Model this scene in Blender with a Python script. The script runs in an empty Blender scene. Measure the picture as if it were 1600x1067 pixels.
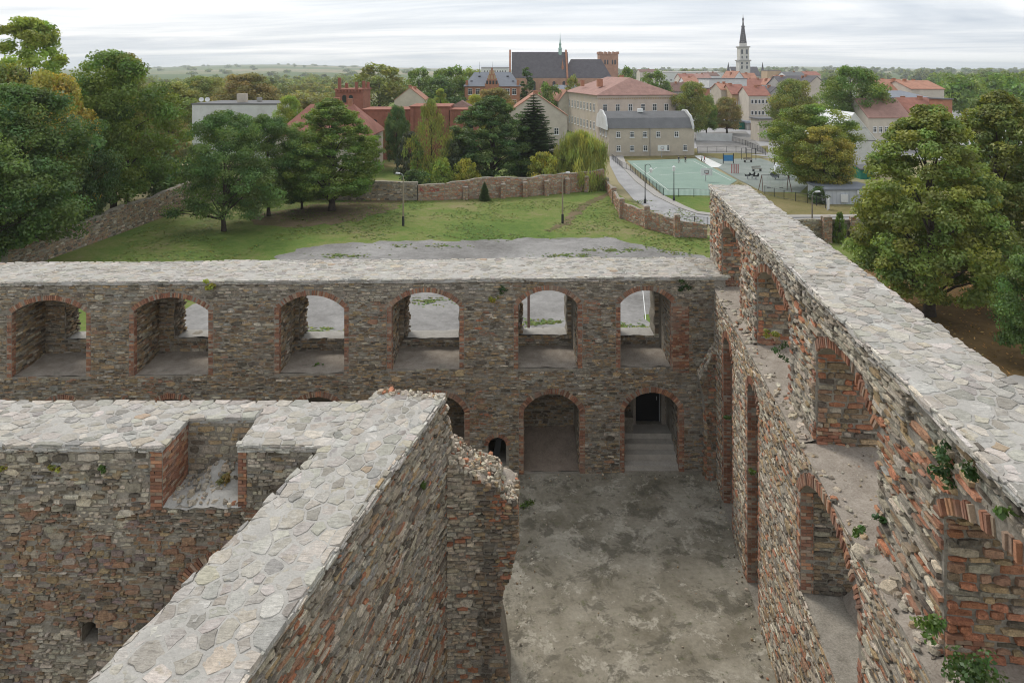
import bpy, math, random
import numpy as np
from mathutils import Vector, noise as mnoise, geometry as mgeo
PI = math.pi
rnd = random.Random(7)
SC = bpy.context.scene
COL = SC.collection

# ------------------------------------------------------------------ camera, sky, sun, exposure
CAM_H, FPX, CXP, HYP = 17.5, 1100.0, 800.0, 108.0
cam = bpy.data.cameras.new('camera')
cam.sensor_width = 36.0
cam.lens = FPX / 1600 * 36
cam.shift_y = -(533.5 - HYP) / 1600
cam.clip_start = 0.3
cam.clip_end = 30000
camo = bpy.data.objects.new('camera', cam)
camo.location = (0, 0, CAM_H)
camo.rotation_euler = (PI / 2, 0, 0)
COL.objects.link(camo)
SC.camera = camo

SUN_AZ, SUN_EL = math.radians(-35), math.radians(48)      # azimuth from +Y towards +X
world = bpy.data.worlds.new('World')
SC.world = world
world.use_nodes = True
wt = world.node_tree
wt.nodes.clear()


def nd(t, typ, ins=None, **props):
    n = t.nodes.new(typ)
    for k, v in props.items():
        setattr(n, k, v)
    for k, v in (ins or {}).items():
        if isinstance(v, bpy.types.NodeSocket):
            t.links.new(v, n.inputs[k])
        else:
            n.inputs[k].default_value = v
    return n


def mathn(t, op, a, b=0.0, clamp=False):
    return nd(t, 'ShaderNodeMath', {0: a, 1: b}, operation=op, use_clamp=clamp).outputs[0]


def mixc(t, fac, a, b, mode='MIX'):
    n = nd(t, 'ShaderNodeMix', data_type='RGBA', blend_type=mode, clamp_factor=True)
    for i, v in ((0, fac), (6, a), (7, b)):
        if isinstance(v, bpy.types.NodeSocket):
            t.links.new(v, n.inputs[i])
        elif i == 0:
            n.inputs[i].default_value = v
        else:
            n.inputs[i].default_value = (*v, 1) if len(v) == 3 else v
    return n.outputs[2]


def ramp(t, fac, stops, interp='LINEAR'):
    n = nd(t, 'ShaderNodeValToRGB', {0: fac})
    cr = n.color_ramp
    cr.interpolation = interp
    while len(cr.elements) < len(stops):
        cr.elements.new(0.5)
    for e, (p, c) in zip(cr.elements, stops):
        e.position = p
        e.color = (*c, 1) if len(c) == 3 else c
    return n.outputs[0]


def noisen(t, vec, scale, detail=4, rough=0.55, dist=0.0):
    return nd(t, 'ShaderNodeTexNoise', {'Vector': vec, 'Scale': scale, 'Detail': detail, 'Roughness': rough, 'Distortion': dist}).outputs[0]


# overcast sky: sheets of cloud on a high plane over the clear sky texture
sky = nd(wt, 'ShaderNodeTexSky', sky_type='NISHITA', sun_disc=False)
sky.sun_elevation = SUN_EL
sky.sun_rotation = SUN_AZ
sky.air_density = 1.0
sky.dust_density = 2.0
geo = nd(wt, 'ShaderNodeTexCoord').outputs['Generated']
sep = nd(wt, 'ShaderNodeSeparateXYZ', {0: geo})
zc = mathn(wt, 'ADD', mathn(wt, 'ABSOLUTE', sep.outputs[2]), 0.055)
cx_ = mathn(wt, 'DIVIDE', sep.outputs[0], zc)
cy_ = mathn(wt, 'DIVIDE', sep.outputs[1], zc)
cv = nd(wt, 'ShaderNodeCombineXYZ', {0: mathn(wt, 'MULTIPLY', cx_, 0.42), 1: mathn(wt, 'ADD', cy_, mathn(wt, 'MULTIPLY', cx_, 0.12)), 2: 3.1}).outputs[0]
c1 = noisen(wt, cv, 0.33, 6, 0.55, 0.9)
c2 = noisen(wt, cv, 1.1, 6, 0.62, 0.8)
cc = mathn(wt, 'ADD', mathn(wt, 'MULTIPLY', c1, 0.82), mathn(wt, 'MULTIPLY', c2, 0.18))
cloud = ramp(wt, cc, [(0.36, (4.9, 5.5, 6.4)), (0.45, (6.7, 7.15, 7.8)), (0.53, (8.8, 9.0, 9.3)), (0.61, (10.6, 10.6, 10.6))])
skyc = mixc(wt, 0.86, sky.outputs[0], cloud)
bg = nd(wt, 'ShaderNodeBackground', {'Color': skyc, 'Strength': 0.1})
wo = nd(wt, 'ShaderNodeOutputWorld', {'Surface': bg.outputs[0]})

sun = bpy.data.lights.new('sun', 'SUN')
sun.energy = 1.5
sun.angle = math.radians(16)
sun.color = (1.0, 0.96, 0.9)
suno = bpy.data.objects.new('sun', sun)
sd = Vector((math.sin(SUN_AZ) * math.cos(SUN_EL), math.cos(SUN_AZ) * math.cos(SUN_EL), math.sin(SUN_EL)))
suno.rotation_euler = sd.to_track_quat('Z', 'Y').to_euler()
suno.location = sd * 300
COL.objects.link(suno)

vs = SC.view_settings
vs.view_transform = 'Standard'
vs.look = 'None'
vs.exposure = 0.3
vs.gamma = 1.0
vs.use_curve_mapping = False
SC.cycles.use_denoising = True
SC.cycles.denoising_prefilter = 'ACCURATE'
SC.cycles.denoising_input_passes = 'RGB_ALBEDO_NORMAL'
SC.cycles.pixel_filter_type = 'BLACKMAN_HARRIS'
SC.cycles.filter_width = 1.05
SC.cycles.max_bounces = 5
SC.cycles.diffuse_bounces = 2
SC.cycles.volume_bounces = 1


# ------------------------------------------------------------------ helpers
def gp(x, y, z=0.0):
    """a photograph pixel on the level z -> world point"""
    Y = (CAM_H - z) * FPX / (y - HYP)
    return ((x - CXP) * Y / FPX, Y, z)


def at(x, y, Y):
    return ((x - CXP) * Y / FPX, Y, CAM_H - (y - HYP) * Y / FPX)


def zat(y, Y):
    return CAM_H - (y - HYP) * Y / FPX


def xat(x, Y):
    return (x - CXP) * Y / FPX


def tag(o, label=None, cat=None, group=None, kind=None):
    for k, v in (('label', label), ('category', cat), ('group', group), ('kind', kind)):
        if v:
            o[k] = v
    return o


def empty(name, loc=(0, 0, 0), rz=0.0, parent=None):
    o = bpy.data.objects.new(name, None)
    o.empty_display_size = 0.3
    o.location = loc
    o.rotation_euler = (0, 0, rz)
    o.parent = parent
    COL.objects.link(o)
    return o


def mesh(name, verts, faces, mat=None, cols=None, smooth=False):
    me = bpy.data.meshes.new(name)
    me.from_pydata(verts, [], faces)
    if mat:
        me.materials.append(mat)
    if cols is not None:
        a = me.attributes.new('col', 'FLOAT_COLOR', 'POINT')
        c = np.ones((len(verts), 4), dtype=np.float32)
        c[:, :3] = np.asarray(cols, dtype=np.float32).reshape(-1, 3)
        a.data.foreach_set('color', c.ravel())
    if smooth:
        me.polygons.foreach_set('use_smooth', [True] * len(me.polygons))
    me.update()
    return me


def link(name, me, parent=None, loc=(0, 0, 0), rz=0.0):
    o = bpy.data.objects.new(name, me)
    o.location = loc
    o.rotation_euler = (0, 0, rz)
    o.parent = parent
    COL.objects.link(o)
    return o


class MB:
    """collects simple solids into one mesh"""
    def __init__(s):
        s.v, s.f = [], []

    def add(s, vs, fs):
        n = len(s.v)
        s.v.extend(vs)
        s.f.extend([tuple(i + n for i in f) for f in fs])
        return s

    def box(s, x0, x1, y0, y1, z0, z1):
        return s.add([(x0, y0, z0), (x1, y0, z0), (x1, y1, z0), (x0, y1, z0), (x0, y0, z1), (x1, y0, z1), (x1, y1, z1), (x0, y1, z1)],
                     [(0, 3, 2, 1), (4, 5, 6, 7), (0, 1, 5, 4), (1, 2, 6, 5), (2, 3, 7, 6), (3, 0, 4, 7)])

    def prism(s, poly, z0, z1):
        n = len(poly)
        return s.add([(x, y, z0) for x, y in poly] + [(x, y, z1) for x, y in poly],
                     [tuple(range(n - 1, -1, -1)), tuple(range(n, 2 * n))] + [(i, (i + 1) % n, n + (i + 1) % n, n + i) for i in range(n)])

    def tube(s, pts, rad, seg=7, cap=True):
        pts = [Vector(p) for p in pts]
        base = len(s.v)
        for i, p in enumerate(pts):
            d = (pts[min(i + 1, len(pts) - 1)] - pts[max(i - 1, 0)]).normalized()
            a = d.cross(Vector((0, 0, 1)) if abs(d.z) < 0.9 else Vector((1, 0, 0))).normalized()
            b = d.cross(a)
            r = rad[i] if hasattr(rad, '__len__') else rad
            for k in range(seg):
                t = 2 * PI * k / seg
                s.v.append(tuple(p + a * (r * math.cos(t)) + b * (r * math.sin(t))))
        for i in range(len(pts) - 1):
            for k in range(seg):
                s.f.append((base + i * seg + k, base + i * seg + (k + 1) % seg, base + (i + 1) * seg + (k + 1) % seg, base + (i + 1) * seg + k))
        if cap:
            s.f.append(tuple(base + k for k in range(seg - 1, -1, -1)))
            s.f.append(tuple(base + (len(pts) - 1) * seg + k for k in range(seg)))
        return s

    def lathe(s, prof, cx=0, cy=0, seg=12, a0=0.0):
        base = len(s.v)
        for r, z in prof:
            for k in range(seg):
                t = a0 + 2 * PI * k / seg
                s.v.append((cx + r * math.cos(t), cy + r * math.sin(t), z))
        for i in range(len(prof) - 1):
            for k in range(seg):
                s.f.append((base + i * seg + k, base + i * seg + (k + 1) % seg, base + (i + 1) * seg + (k + 1) % seg, base + (i + 1) * seg + k))
        s.f.append(tuple(base + k for k in range(seg - 1, -1, -1)))
        s.f.append(tuple(base + (len(prof) - 1) * seg + k for k in range(seg)))
        return s

    def build(s, name, mat, parent=None, loc=(0, 0, 0), rz=0.0, smooth=False):
        return link(name, mesh(name, s.v, s.f, mat, None, smooth), parent, loc, rz)


# ------------------------------------------------------------------ materials
def newmat(name):
    m = bpy.data.materials.new(name)
    m.use_nodes = True
    t = m.node_tree
    t.nodes.clear()
    out = t.nodes.new('ShaderNodeOutputMaterial')
    return m, t, out


def finish(t, out, col, rough=0.9, height=None, bstr=0.3, bdist=0.03, spec=0.25, metal=0.0):
    b = nd(t, 'ShaderNodeBsdfPrincipled', {'Roughness': rough, 'Specular IOR Level': spec, 'Metallic': metal})
    if isinstance(col, bpy.types.NodeSocket):
        t.links.new(col, b.inputs['Base Color'])
    else:
        b.inputs['Base Color'].default_value = (*col, 1)
    if height is not None:
        bp = nd(t, 'ShaderNodeBump', {'Height': height, 'Strength': bstr, 'Distance': bdist})
        t.links.new(bp.outputs[0], b.inputs['Normal'])
    t.links.new(b.outputs[0], out.inputs[0])
    return b


def pos(t):
    return nd(t, 'ShaderNodeNewGeometry').outputs['Position']


def masonry_mat(name, bump=0.6, amp=0.45, lichen=0.0, gain=1.0):
    m, t, o = newmat(name)
    p = pos(t)
    c = mixc(t, 1.0, nd(t, 'ShaderNodeAttribute', attribute_name='col').outputs[0], (gain * 1.02, gain * 0.965, gain * 0.885), 'MULTIPLY')
    n1 = noisen(t, p, 9, 5, 0.65)
    n2 = noisen(t, p, 38, 4, 0.7)
    st = nd(t, 'ShaderNodeMapping', {'Vector': p, 'Scale': (6, 6, 40)}).outputs[0]
    n3 = noisen(t, st, 1.0, 4, 0.6)
    v = mathn(t, 'ADD', mathn(t, 'MULTIPLY', n1, 0.5), mathn(t, 'MULTIPLY', n2, 0.5))
    g = mathn(t, 'ADD', mathn(t, 'MULTIPLY', mathn(t, 'SUBTRACT', v, 0.5), amp * 4), 1.0)
    gc = nd(t, 'ShaderNodeCombineColor', {0: g, 1: g, 2: g}).outputs[0]
    c = mixc(t, 1.0, c, gc, 'MULTIPLY')
    big = noisen(t, p, 0.9, 4, 0.6)
    c = mixc(t, ramp(t, big, [(0.52, (0, 0, 0)), (0.72, (0.5, 0.5, 0.5))]), c, (0.36, 0.32, 0.26))
    if lichen:
        l = noisen(t, p, 3.1, 5, 0.7)
        c = mixc(t, ramp(t, l, [(0.60, (0, 0, 0)), (0.70, (lichen, lichen, lichen))]), c, (0.33, 0.27, 0.13))
        l2 = noisen(t, p, 1.7, 6, 0.75)
        c = mixc(t, ramp(t, l2, [(0.56, (0, 0, 0)), (0.66, (0.55, 0.55, 0.55))]), c, (0.62, 0.59, 0.54))
    if lichen:
        fl = noisen(t, nd(t, 'ShaderNodeMapping', {'Vector': p, 'Rotation': (0, 0, 0.7), 'Scale': (5, 26, 5)}).outputs[0], 1.0, 5, 0.7, 0.8)
        c = mixc(t, 1.0, c, ramp(t, fl, [(0.3, (0.68, 0.67, 0.66)), (0.5, (1, 1, 1)), (0.7, (1.16, 1.15, 1.13))]), 'MULTIPLY')
        n3 = fl
    h = mathn(t, 'ADD', mathn(t, 'MULTIPLY', n2, 0.5), mathn(t, 'ADD', n1, n3))
    finish(t, o, c, 0.92, h, bump, 0.03, 0.2)
    return m


def plain(name, col, rough=0.85, var=0.25, scale=1.5, bump=0.15, spec=0.25, dirt=None, metal=0.0):
    m, t, o = newmat(name)
    p = pos(t)
    n = noisen(t, p, scale, 6, 0.65)
    n2 = noisen(t, p, scale * 11, 3, 0.6)
    k = mathn(t, 'ADD', mathn(t, 'MULTIPLY', n, 0.7), mathn(t, 'MULTIPLY', n2, 0.3))
    lo = tuple(x * (1 - var) for x in col)
    hi = tuple(min(1, x * (1 + var)) for x in col)
    c = ramp(t, k, [(0.3, lo), (0.7, hi)])
    if dirt:
        c = mixc(t, ramp(t, noisen(t, p, scale * 0.6, 6, 0.7), [(0.5, (0, 0, 0)), (0.68, (0.7, 0.7, 0.7))]), c, dirt)
    finish(t, o, c, rough, k, bump, 0.05, spec, metal)
    return m


def roof_mat(name, col, rows=3.0):
    m, t, o = newmat(name)
    tc = nd(t, 'ShaderNodeTexCoord').outputs['Object']
    p = pos(t)
    w = nd(t, 'ShaderNodeTexWave', {'Vector': tc, 'Scale': rows, 'Distortion': 0.4, 'Detail': 1.0}, wave_type='BANDS', bands_direction='Z').outputs['Fac']
    n = noisen(t, p, 0.7, 6, 0.7)
    n2 = noisen(t, p, 6, 3, 0.7)
    k = mathn(t, 'ADD', mathn(t, 'MULTIPLY', n, 0.6), mathn(t, 'MULTIPLY', n2, 0.4))
    c = ramp(t, k, [(0.3, tuple(x * 0.62 for x in col)), (0.7, tuple(min(1, x * 1.3) for x in col))])
    finish(t, o, c, 0.85, mathn(t, 'ADD', w, n2), 0.4, 0.05, 0.2)
    return m


M = {}
M['stone'] = masonry_mat('schist_stone', 0.9, 0.9, 0.0, 1.2)
M['cap'] = masonry_mat('cap_slate', 0.75, 0.42, 0.35)
M['brick'] = masonry_mat('old_brick', 0.5, 0.4)


def mortar_mat(name, a, b, bump=0.8):
    m, t, o = newmat(name)
    p = pos(t)
    n1 = noisen(t, p, 2.2, 6, 0.7)
    n2 = noisen(t, p, 21, 5, 0.7)
    k = mathn(t, 'ADD', mathn(t, 'MULTIPLY', n1, 0.5), mathn(t, 'MULTIPLY', n2, 0.5))
    c = ramp(t, k, [(0.32, a), (0.66, b)])
    finish(t, o, c, 0.95, mathn(t, 'ADD', n1, n2), bump, 0.04, 0.1)
    return m


M['mortar'] = mortar_mat('lime_mortar', (0.165, 0.145, 0.115), (0.45, 0.405, 0.335))
M['mortar_pale'] = mortar_mat('pale_cap_mortar', (0.36, 0.34, 0.305), (0.55, 0.525, 0.475))
M['sand'] = mortar_mat('sandy_rubble_fill', (0.22, 0.18, 0.14), (0.50, 0.44, 0.37))
M['dirt'] = mortar_mat('earth_fill', (0.16, 0.125, 0.095), (0.36, 0.29, 0.23), 0.5)


def floor_mat():
    m, t, o = newmat('courtyard_concrete')
    p = pos(t)
    n = noisen(t, p, 0.45, 8, 0.65, 0.4)
    n2 = noisen(t, p, 1.0, 12, 0.78, 0.3)
    n3 = noisen(t, p, 7, 6, 0.7)
    c = ramp(t, n, [(0.36, (0.195, 0.172, 0.125)), (0.5, (0.29, 0.26, 0.20)), (0.62, (0.37, 0.335, 0.265))])
    crust = ramp(t, mathn(t, 'ADD', mathn(t, 'MULTIPLY', n2, 0.8), mathn(t, 'MULTIPLY', n, 0.2)), [(0.535, (0, 0, 0)), (0.545, (1, 1, 1))])
    c = mixc(t, crust, c, mixc(t, n3, (0.33, 0.295, 0.23), (0.50, 0.46, 0.375)))
    d = noisen(t, p, 0.8, 8, 0.75, 0.3)
    c = mixc(t, ramp(t, d, [(0.52, (0, 0, 0)), (0.58, (0.75, 0.75, 0.75))]), c, (0.12, 0.108, 0.08))
    d2 = noisen(t, p, 3.7, 5, 0.7)
    c = mixc(t, ramp(t, d2, [(0.58, (0, 0, 0)), (0.66, (0.6, 0.6, 0.6))]), c, (0.12, 0.13, 0.06))
    c = mixc(t, 1.0, c, ramp(t, n3, [(0.2, (0.72, 0.72, 0.72)), (0.8, (1.25, 1.25, 1.25))]), 'MULTIPLY')
    finish(t, o, c, 0.9, mathn(t, 'ADD', mathn(t, 'MULTIPLY', crust, 0.5), n3), 0.5, 0.03, 0.2)
    return m


M['floor'] = floor_mat()


def ground_mat(name, stops, scale, patch=None, pth=(0.55, 0.62), bump=0.6):
    m, t, o = newmat(name)
    p = pos(t)
    n = noisen(t, p, scale, 8, 0.68, 0.3)
    f = noisen(t, p, 4.5, 5, 0.75)
    f2 = noisen(t, p, 1.4, 5, 0.7)
    k = mathn(t, 'ADD', mathn(t, 'MULTIPLY', n, 0.55), mathn(t, 'ADD', mathn(t, 'MULTIPLY', f, 0.2), mathn(t, 'MULTIPLY', f2, 0.25)))
    c = ramp(t, k, stops)
    if patch:
        q = noisen(t, p, scale * 2.7, 7, 0.7, 0.5)
        c = mixc(t, ramp(t, q, [(pth[0], (0, 0, 0)), (pth[1], (1, 1, 1))]), c, patch)
    finish(t, o, c, 0.95, mathn(t, 'ADD', f, f2), bump, 0.08, 0.1)
    return m


M['grass'] = ground_mat('lawn_grass', [(0.38, (0.075, 0.125, 0.028)), (0.46, (0.115, 0.175, 0.038)), (0.52, (0.165, 0.195, 0.055)), (0.59, (0.235, 0.205, 0.10))], 0.075)
M['drygrass'] = ground_mat('dry_grass', [(0.36, (0.10, 0.115, 0.035)), (0.5, (0.19, 0.165, 0.07)), (0.64, (0.27, 0.215, 0.115))], 0.12)
M['earth'] = ground_mat('bare_earth', [(0.38, (0.095, 0.10, 0.032)), (0.5, (0.17, 0.13, 0.075)), (0.62, (0.235, 0.18, 0.115))], 0.16)
M['litter'] = ground_mat('leaf_litter_ground', [(0.36, (0.075, 0.055, 0.025)), (0.5, (0.165, 0.105, 0.045)), (0.64, (0.25, 0.16, 0.07))], 0.3)
M['asphalt'] = ground_mat('worn_asphalt', [(0.38, (0.15, 0.142, 0.13)), (0.5, (0.25, 0.24, 0.225)), (0.62, (0.36, 0.345, 0.325))], 0.12, (0.10, 0.13, 0.035), (0.665, 0.69), 0.3)
M['road'] = ground_mat('road_paving', [(0.36, (0.27, 0.265, 0.26)), (0.5, (0.35, 0.345, 0.34)), (0.64, (0.43, 0.42, 0.41))], 0.3, None, bump=0.2)
M['court'] = ground_mat('green_court_surface', [(0.36, (0.205, 0.285, 0.235)), (0.5, (0.24, 0.32, 0.265)), (0.64, (0.275, 0.35, 0.295))], 0.2, None, bump=0.05)
M['rubber'] = ground_mat('playground_rubber', [(0.36, (0.185, 0.215, 0.19)), (0.5, (0.235, 0.26, 0.235)), (0.64, (0.29, 0.305, 0.28))], 0.3, None, bump=0.1)


def field_mat():
    m, t, o = newmat('fields_and_meadows')
    p = pos(t)
    mp = nd(t, 'ShaderNodeMapping', {'Vector': p, 'Scale': (0.0016, 0.0026, 0.001)}).outputs[0]
    vo = nd(t, 'ShaderNodeTexVoronoi', {'Vector': mp, 'Scale': 1.0, 'Randomness': 0.9}).outputs['Color']
    s = nd(t, 'ShaderNodeSeparateColor', {0: vo})
    c = ramp(t, s.outputs[0], [(0.0, (0.10, 0.14, 0.045)), (0.3, (0.21, 0.21, 0.10)), (0.55, (0.30, 0.26, 0.15)), (0.8, (0.15, 0.18, 0.07)), (1.0, (0.24, 0.20, 0.12))], 'CONSTANT')
    n = noisen(t, p, 0.03, 8, 0.7)
    c = mixc(t, ramp(t, n, [(0.5, (0, 0, 0)), (0.6, (0.8, 0.8, 0.8))]), c, (0.09, 0.11, 0.04))
    finish(t, o, c, 0.95, n, 0.2, 0.3, 0.1)
    return m


M['fields'] = field_mat()


def leaf_mat():
    m, t, o = newmat('leaves')
    c = nd(t, 'ShaderNodeAttribute', attribute_name='col').outputs[0]
    oc = nd(t, 'ShaderNodeObjectInfo').outputs['Color']
    c = mixc(t, 1.0, mixc(t, 1.0, c, oc, 'MULTIPLY'), (1.55, 1.5, 1.35), 'MULTIPLY')
    d = nd(t, 'ShaderNodeBsdfDiffuse', {'Color': c})
    tr = nd(t, 'ShaderNodeBsdfTranslucent', {'Color': mixc(t, 1.0, c, (1.15, 1.15, 0.6), 'MULTIPLY')})
    g = nd(t, 'ShaderNodeBsdfGlossy', {'Color': (1, 1, 1, 1), 'Roughness': 0.5})
    mx = nd(t, 'ShaderNodeMixShader', {0: 0.38, 1: d.outputs[0], 2: tr.outputs[0]})
    mx2 = nd(t, 'ShaderNodeMixShader', {0: 0.03, 1: mx.outputs[0], 2: g.outputs[0]})
    t.links.new(mx2.outputs[0], o.inputs[0])
    return m


M['leaf'] = leaf_mat()
M['bark'] = plain('bark', (0.07, 0.055, 0.042), 0.95, 0.4, 5, 0.8)
M['plaster_white'] = plain('white_plaster', (0.66, 0.66, 0.63), 0.9, 0.12, 0.5, 0.1, dirt=(0.52, 0.51, 0.47))
M['plaster_beige'] = plain('beige_plaster', (0.50, 0.435, 0.345), 0.9, 0.14, 0.6, 0.1, dirt=(0.40, 0.35, 0.28))
M['plaster_pink'] = plain('pinkish_plaster', (0.53, 0.445, 0.37), 0.9, 0.14, 0.5, 0.1, dirt=(0.52, 0.43, 0.30))
M['plaster_cream'] = plain('cream_plaster', (0.56, 0.50, 0.41), 0.9, 0.14, 0.5, 0.1, dirt=(0.44, 0.38, 0.31))
M['plaster_grey'] = plain('grey_plaster', (0.36, 0.34, 0.31), 0.9, 0.16, 0.5, 0.1)
M['plaster_ochre'] = plain('ochre_plaster', (0.46, 0.33, 0.20), 0.9, 0.14, 0.5, 0.1)
M['brick_far'] = plain('red_brick_wall', (0.30, 0.125, 0.085), 0.9, 0.3, 0.9, 0.3)
M['brick_orange'] = plain('orange_brick_wall', (0.40, 0.19, 0.115), 0.9, 0.25, 0.9, 0.3)
M['brick_pale'] = plain('pale_brick_wall', (0.42, 0.25, 0.17), 0.9, 0.25, 0.5, 0.3)
M['roof_red'] = roof_mat('clay_tile_red', (0.33, 0.15, 0.11))
M['roof_pink'] = roof_mat('faded_clay_tile', (0.37, 0.22, 0.18))
M['roof_orange'] = roof_mat('orange_clay_tile', (0.42, 0.215, 0.145))
M['roof_brown'] = roof_mat('brown_tile', (0.20, 0.125, 0.10))
M['roof_slate'] = roof_mat('dark_slate', (0.13, 0.12, 0.125))
M['roof_grey'] = plain('grey_felt_roof', (0.15, 0.15, 0.15), 0.85, 0.2, 0.6, 0.2)
M['roof_bluegrey'] = plain('blue_grey_sheet_roof', (0.20, 0.215, 0.24), 0.7, 0.15, 0.5, 0.1)
M['copper'] = plain('green_copper', (0.33, 0.47, 0.40), 0.7, 0.2, 1, 0.1)
M['white'] = plain('white_paint', (0.74, 0.74, 0.72), 0.6, 0.08, 2, 0.05)
M['pane'] = plain('window_glass', (0.035, 0.04, 0.045), 0.12, 0.2, 0.3, 0.0, spec=0.6)
M['dark'] = plain('dark_metal', (0.03, 0.032, 0.034), 0.5, 0.2, 3, 0.05, spec=0.4)
M['steel'] = plain('galvanised_steel', (0.42, 0.43, 0.44), 0.45, 0.12, 3, 0.05, spec=0.5)
M['concrete'] = plain('pole_concrete', (0.30, 0.25, 0.175), 0.9, 0.15, 3, 0.2)
M['wood'] = plain('weathered_timber', (0.22, 0.19, 0.155), 0.9, 0.3, 6, 0.5)
M['blackdoor'] = plain('black_door_paint', (0.012, 0.012, 0.013), 0.6, 0.2, 3, 0.05)
M['step'] = mortar_mat('worn_step_stone', (0.34, 0.305, 0.26), (0.56, 0.51, 0.44), 0.3)
M['slatestone'] = plain('pale_tower_stone', (0.58, 0.55, 0.50), 0.9, 0.2, 0.3, 0.2)
M['greenpaint'] = plain('green_paint', (0.02, 0.17, 0.11), 0.6, 0.12, 2, 0.05)
M['bluepaint'] = plain('blue_paint', (0.06, 0.22, 0.42), 0.5, 0.1, 2, 0.05)
M['redpaint'] = plain('red_paint', (0.40, 0.05, 0.06), 0.5, 0.1, 2, 0.05)
M['yellowpaint'] = plain('yellow_paint', (0.55, 0.40, 0.04), 0.5, 0.1, 2, 0.05)
M['container'] = plain('pale_grey_cladding', (0.55, 0.57, 0.60), 0.6, 0.08, 1, 0.05)
M['skin'] = plain('skin', (0.45, 0.28, 0.2), 0.6, 0.1, 3, 0.0)


# ------------------------------------------------------------------ masonry
def project(c):
    if c[1] < 1:
        return (-9999, -9999)
    return (CXP + FPX * c[0] / c[1], HYP + FPX * (CAM_H - c[2]) / c[1])


def nz(x, y, s=1.0, seed=0.0):
    return mnoise.noise(Vector((x * s + seed * 17.3, y * s - seed * 5.1, seed * 3.7)))


class Frame:
    def __init__(s, O, U, V, N):
        s.O, s.U, s.V = np.array(O, float), np.array(U, float), np.array(V, float)
        n = np.array(N, float)
        s.N = n / np.linalg.norm(n)

    def p(s, u, v, w=0.0):
        return s.O + s.U * u + s.V * v + s.N * w


class Arch:
    """an opening with a segmental head; jb = brick jamb width, rg = brick ring depth"""
    def __init__(s, u0, u1, sill, spring, rise, rg=0.28, jb=0.22):
        s.u0, s.u1, s.sill, s.spring, s.rise, s.rg, s.jb = u0, u1, sill, spring, rise, rg, jb
        s.hw, s.uc = (u1 - u0) / 2, (u0 + u1) / 2
        s.R = (s.hw ** 2 + rise ** 2) / (2 * rise)
        s.vc = spring + rise - s.R
        s.th = math.asin(min(1, s.hw / s.R))

    def loop(s, n=12, jit=0.0, r=None):
        pts = [(s.u0, s.sill), (s.u1, s.sill)]
        for i in range(n + 1):
            a = s.th - 2 * s.th * i / n
            pts.append((s.uc + s.R * math.sin(a), s.vc + s.R * math.cos(a)))
        if jit:
            out = []
            for i, (a, b) in enumerate(pts):
                c, d = pts[(i + 1) % len(pts)]
                k = max(1, int(math.hypot(c - a, d - b) / 0.22))
                for j in range(k):
                    f = j / k
                    out.append((a + (c - a) * f + r.uniform(-jit, jit), b + (d - b) * f + r.uniform(-jit, jit)))
            pts = out
        return pts

    def blocked(s, v):
        if v < s.sill or v > s.spring + s.rise + s.rg:
            return None
        if v <= s.spring:
            return (s.u0 - s.jb, s.u1 + s.jb)
        R = s.R + s.rg
        q = R * R - (v - s.vc) ** 2
        if q <= 0:
            return None
        x = min(math.sqrt(q), s.hw + s.rg)
        return (s.uc - x, s.uc + x)


def subtract(iv, bl):
    for b0, b1 in bl:
        out = []
        for a, b in iv:
            if b1 <= a or b0 >= b:
                out.append((a, b))
            else:
                if b0 > a:
                    out.append((a, b0))
                if b1 < b:
                    out.append((b1, b))
        iv = out
    return iv


def extrude_holes(mb, fr, outer, holes, depth, back=True):
    loops = [outer] + holes
    tris = mgeo.tessellate_polygon([[Vector((u, v, 0)) for u, v in lp] for lp in loops])
    flat = [q for lp in loops for q in lp]
    n = len(flat)
    vs = [tuple(fr.p(u, v, 0)) for u, v in flat] + [tuple(fr.p(u, v, -depth)) for u, v in flat]
    fs = [tuple(t) for t in tris]
    if back:
        fs += [(a + n, c + n, b + n) for a, b, c in tris]
    k = 0
    for lp in loops:
        m = len(lp)
        for i in range(m):
            a, b = k + i, k + (i + 1) % m
            fs.append((a, b, b + n, a + n))
        k += m
    mb.add(vs, fs)


HEX_F = [(6, 7, 8, 9, 10, 11)] + [(i, (i + 1) % 6, 6 + (i + 1) % 6, 6 + i) for i in range(6)]
BOX_F = [(4, 5, 6, 7), (0, 1, 5, 4), (1, 2, 6, 5), (2, 3, 7, 6), (3, 0, 4, 7), (3, 2, 1, 0)]


def palette(items, jit=0.18):
    ws = [w for w, _ in items]
    cs = [c for _, c in items]

    def f(r):
        c = r.choices(cs, ws)[0]
        k = 1 + r.uniform(-jit, jit)
        return (c[0] * k * r.uniform(0.95, 1.05), c[1] * k, c[2] * k * r.uniform(0.95, 1.05))
    return f


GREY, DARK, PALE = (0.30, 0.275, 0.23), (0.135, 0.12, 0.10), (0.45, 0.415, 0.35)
OCHRE, RUST, BRICK, BLUE = (0.34, 0.26, 0.165), (0.29, 0.185, 0.13), (0.36, 0.17, 0.105), (0.27, 0.265, 0.245)
BROWN = (0.235, 0.18, 0.125)
P_back = palette([(3.5, GREY), (3.5, OCHRE), (3, BROWN), (2.5, DARK), (1, PALE), (0.6, BLUE), (0.6, RUST)], 0.25)
P_backlow = palette([(3.5, GREY), (2.5, OCHRE), (3, BROWN), (3, DARK), (1, PALE), (1.2, BLUE), (0.9, RUST)], 0.25)
P_red = palette([(3, RUST), (3, BROWN), (1.5, GREY), (1, BRICK), (1, OCHRE), (1, DARK)])
P_grey = palette([(5, GREY), (3, PALE), (2, BLUE), (2, DARK), (0.8, OCHRE)])
P_right = palette([(4, GREY), (2.5, PALE), (2.2, BRICK), (2, OCHRE), (1.6, DARK), (1.8, RUST), (1, BROWN)], 0.25)
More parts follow.
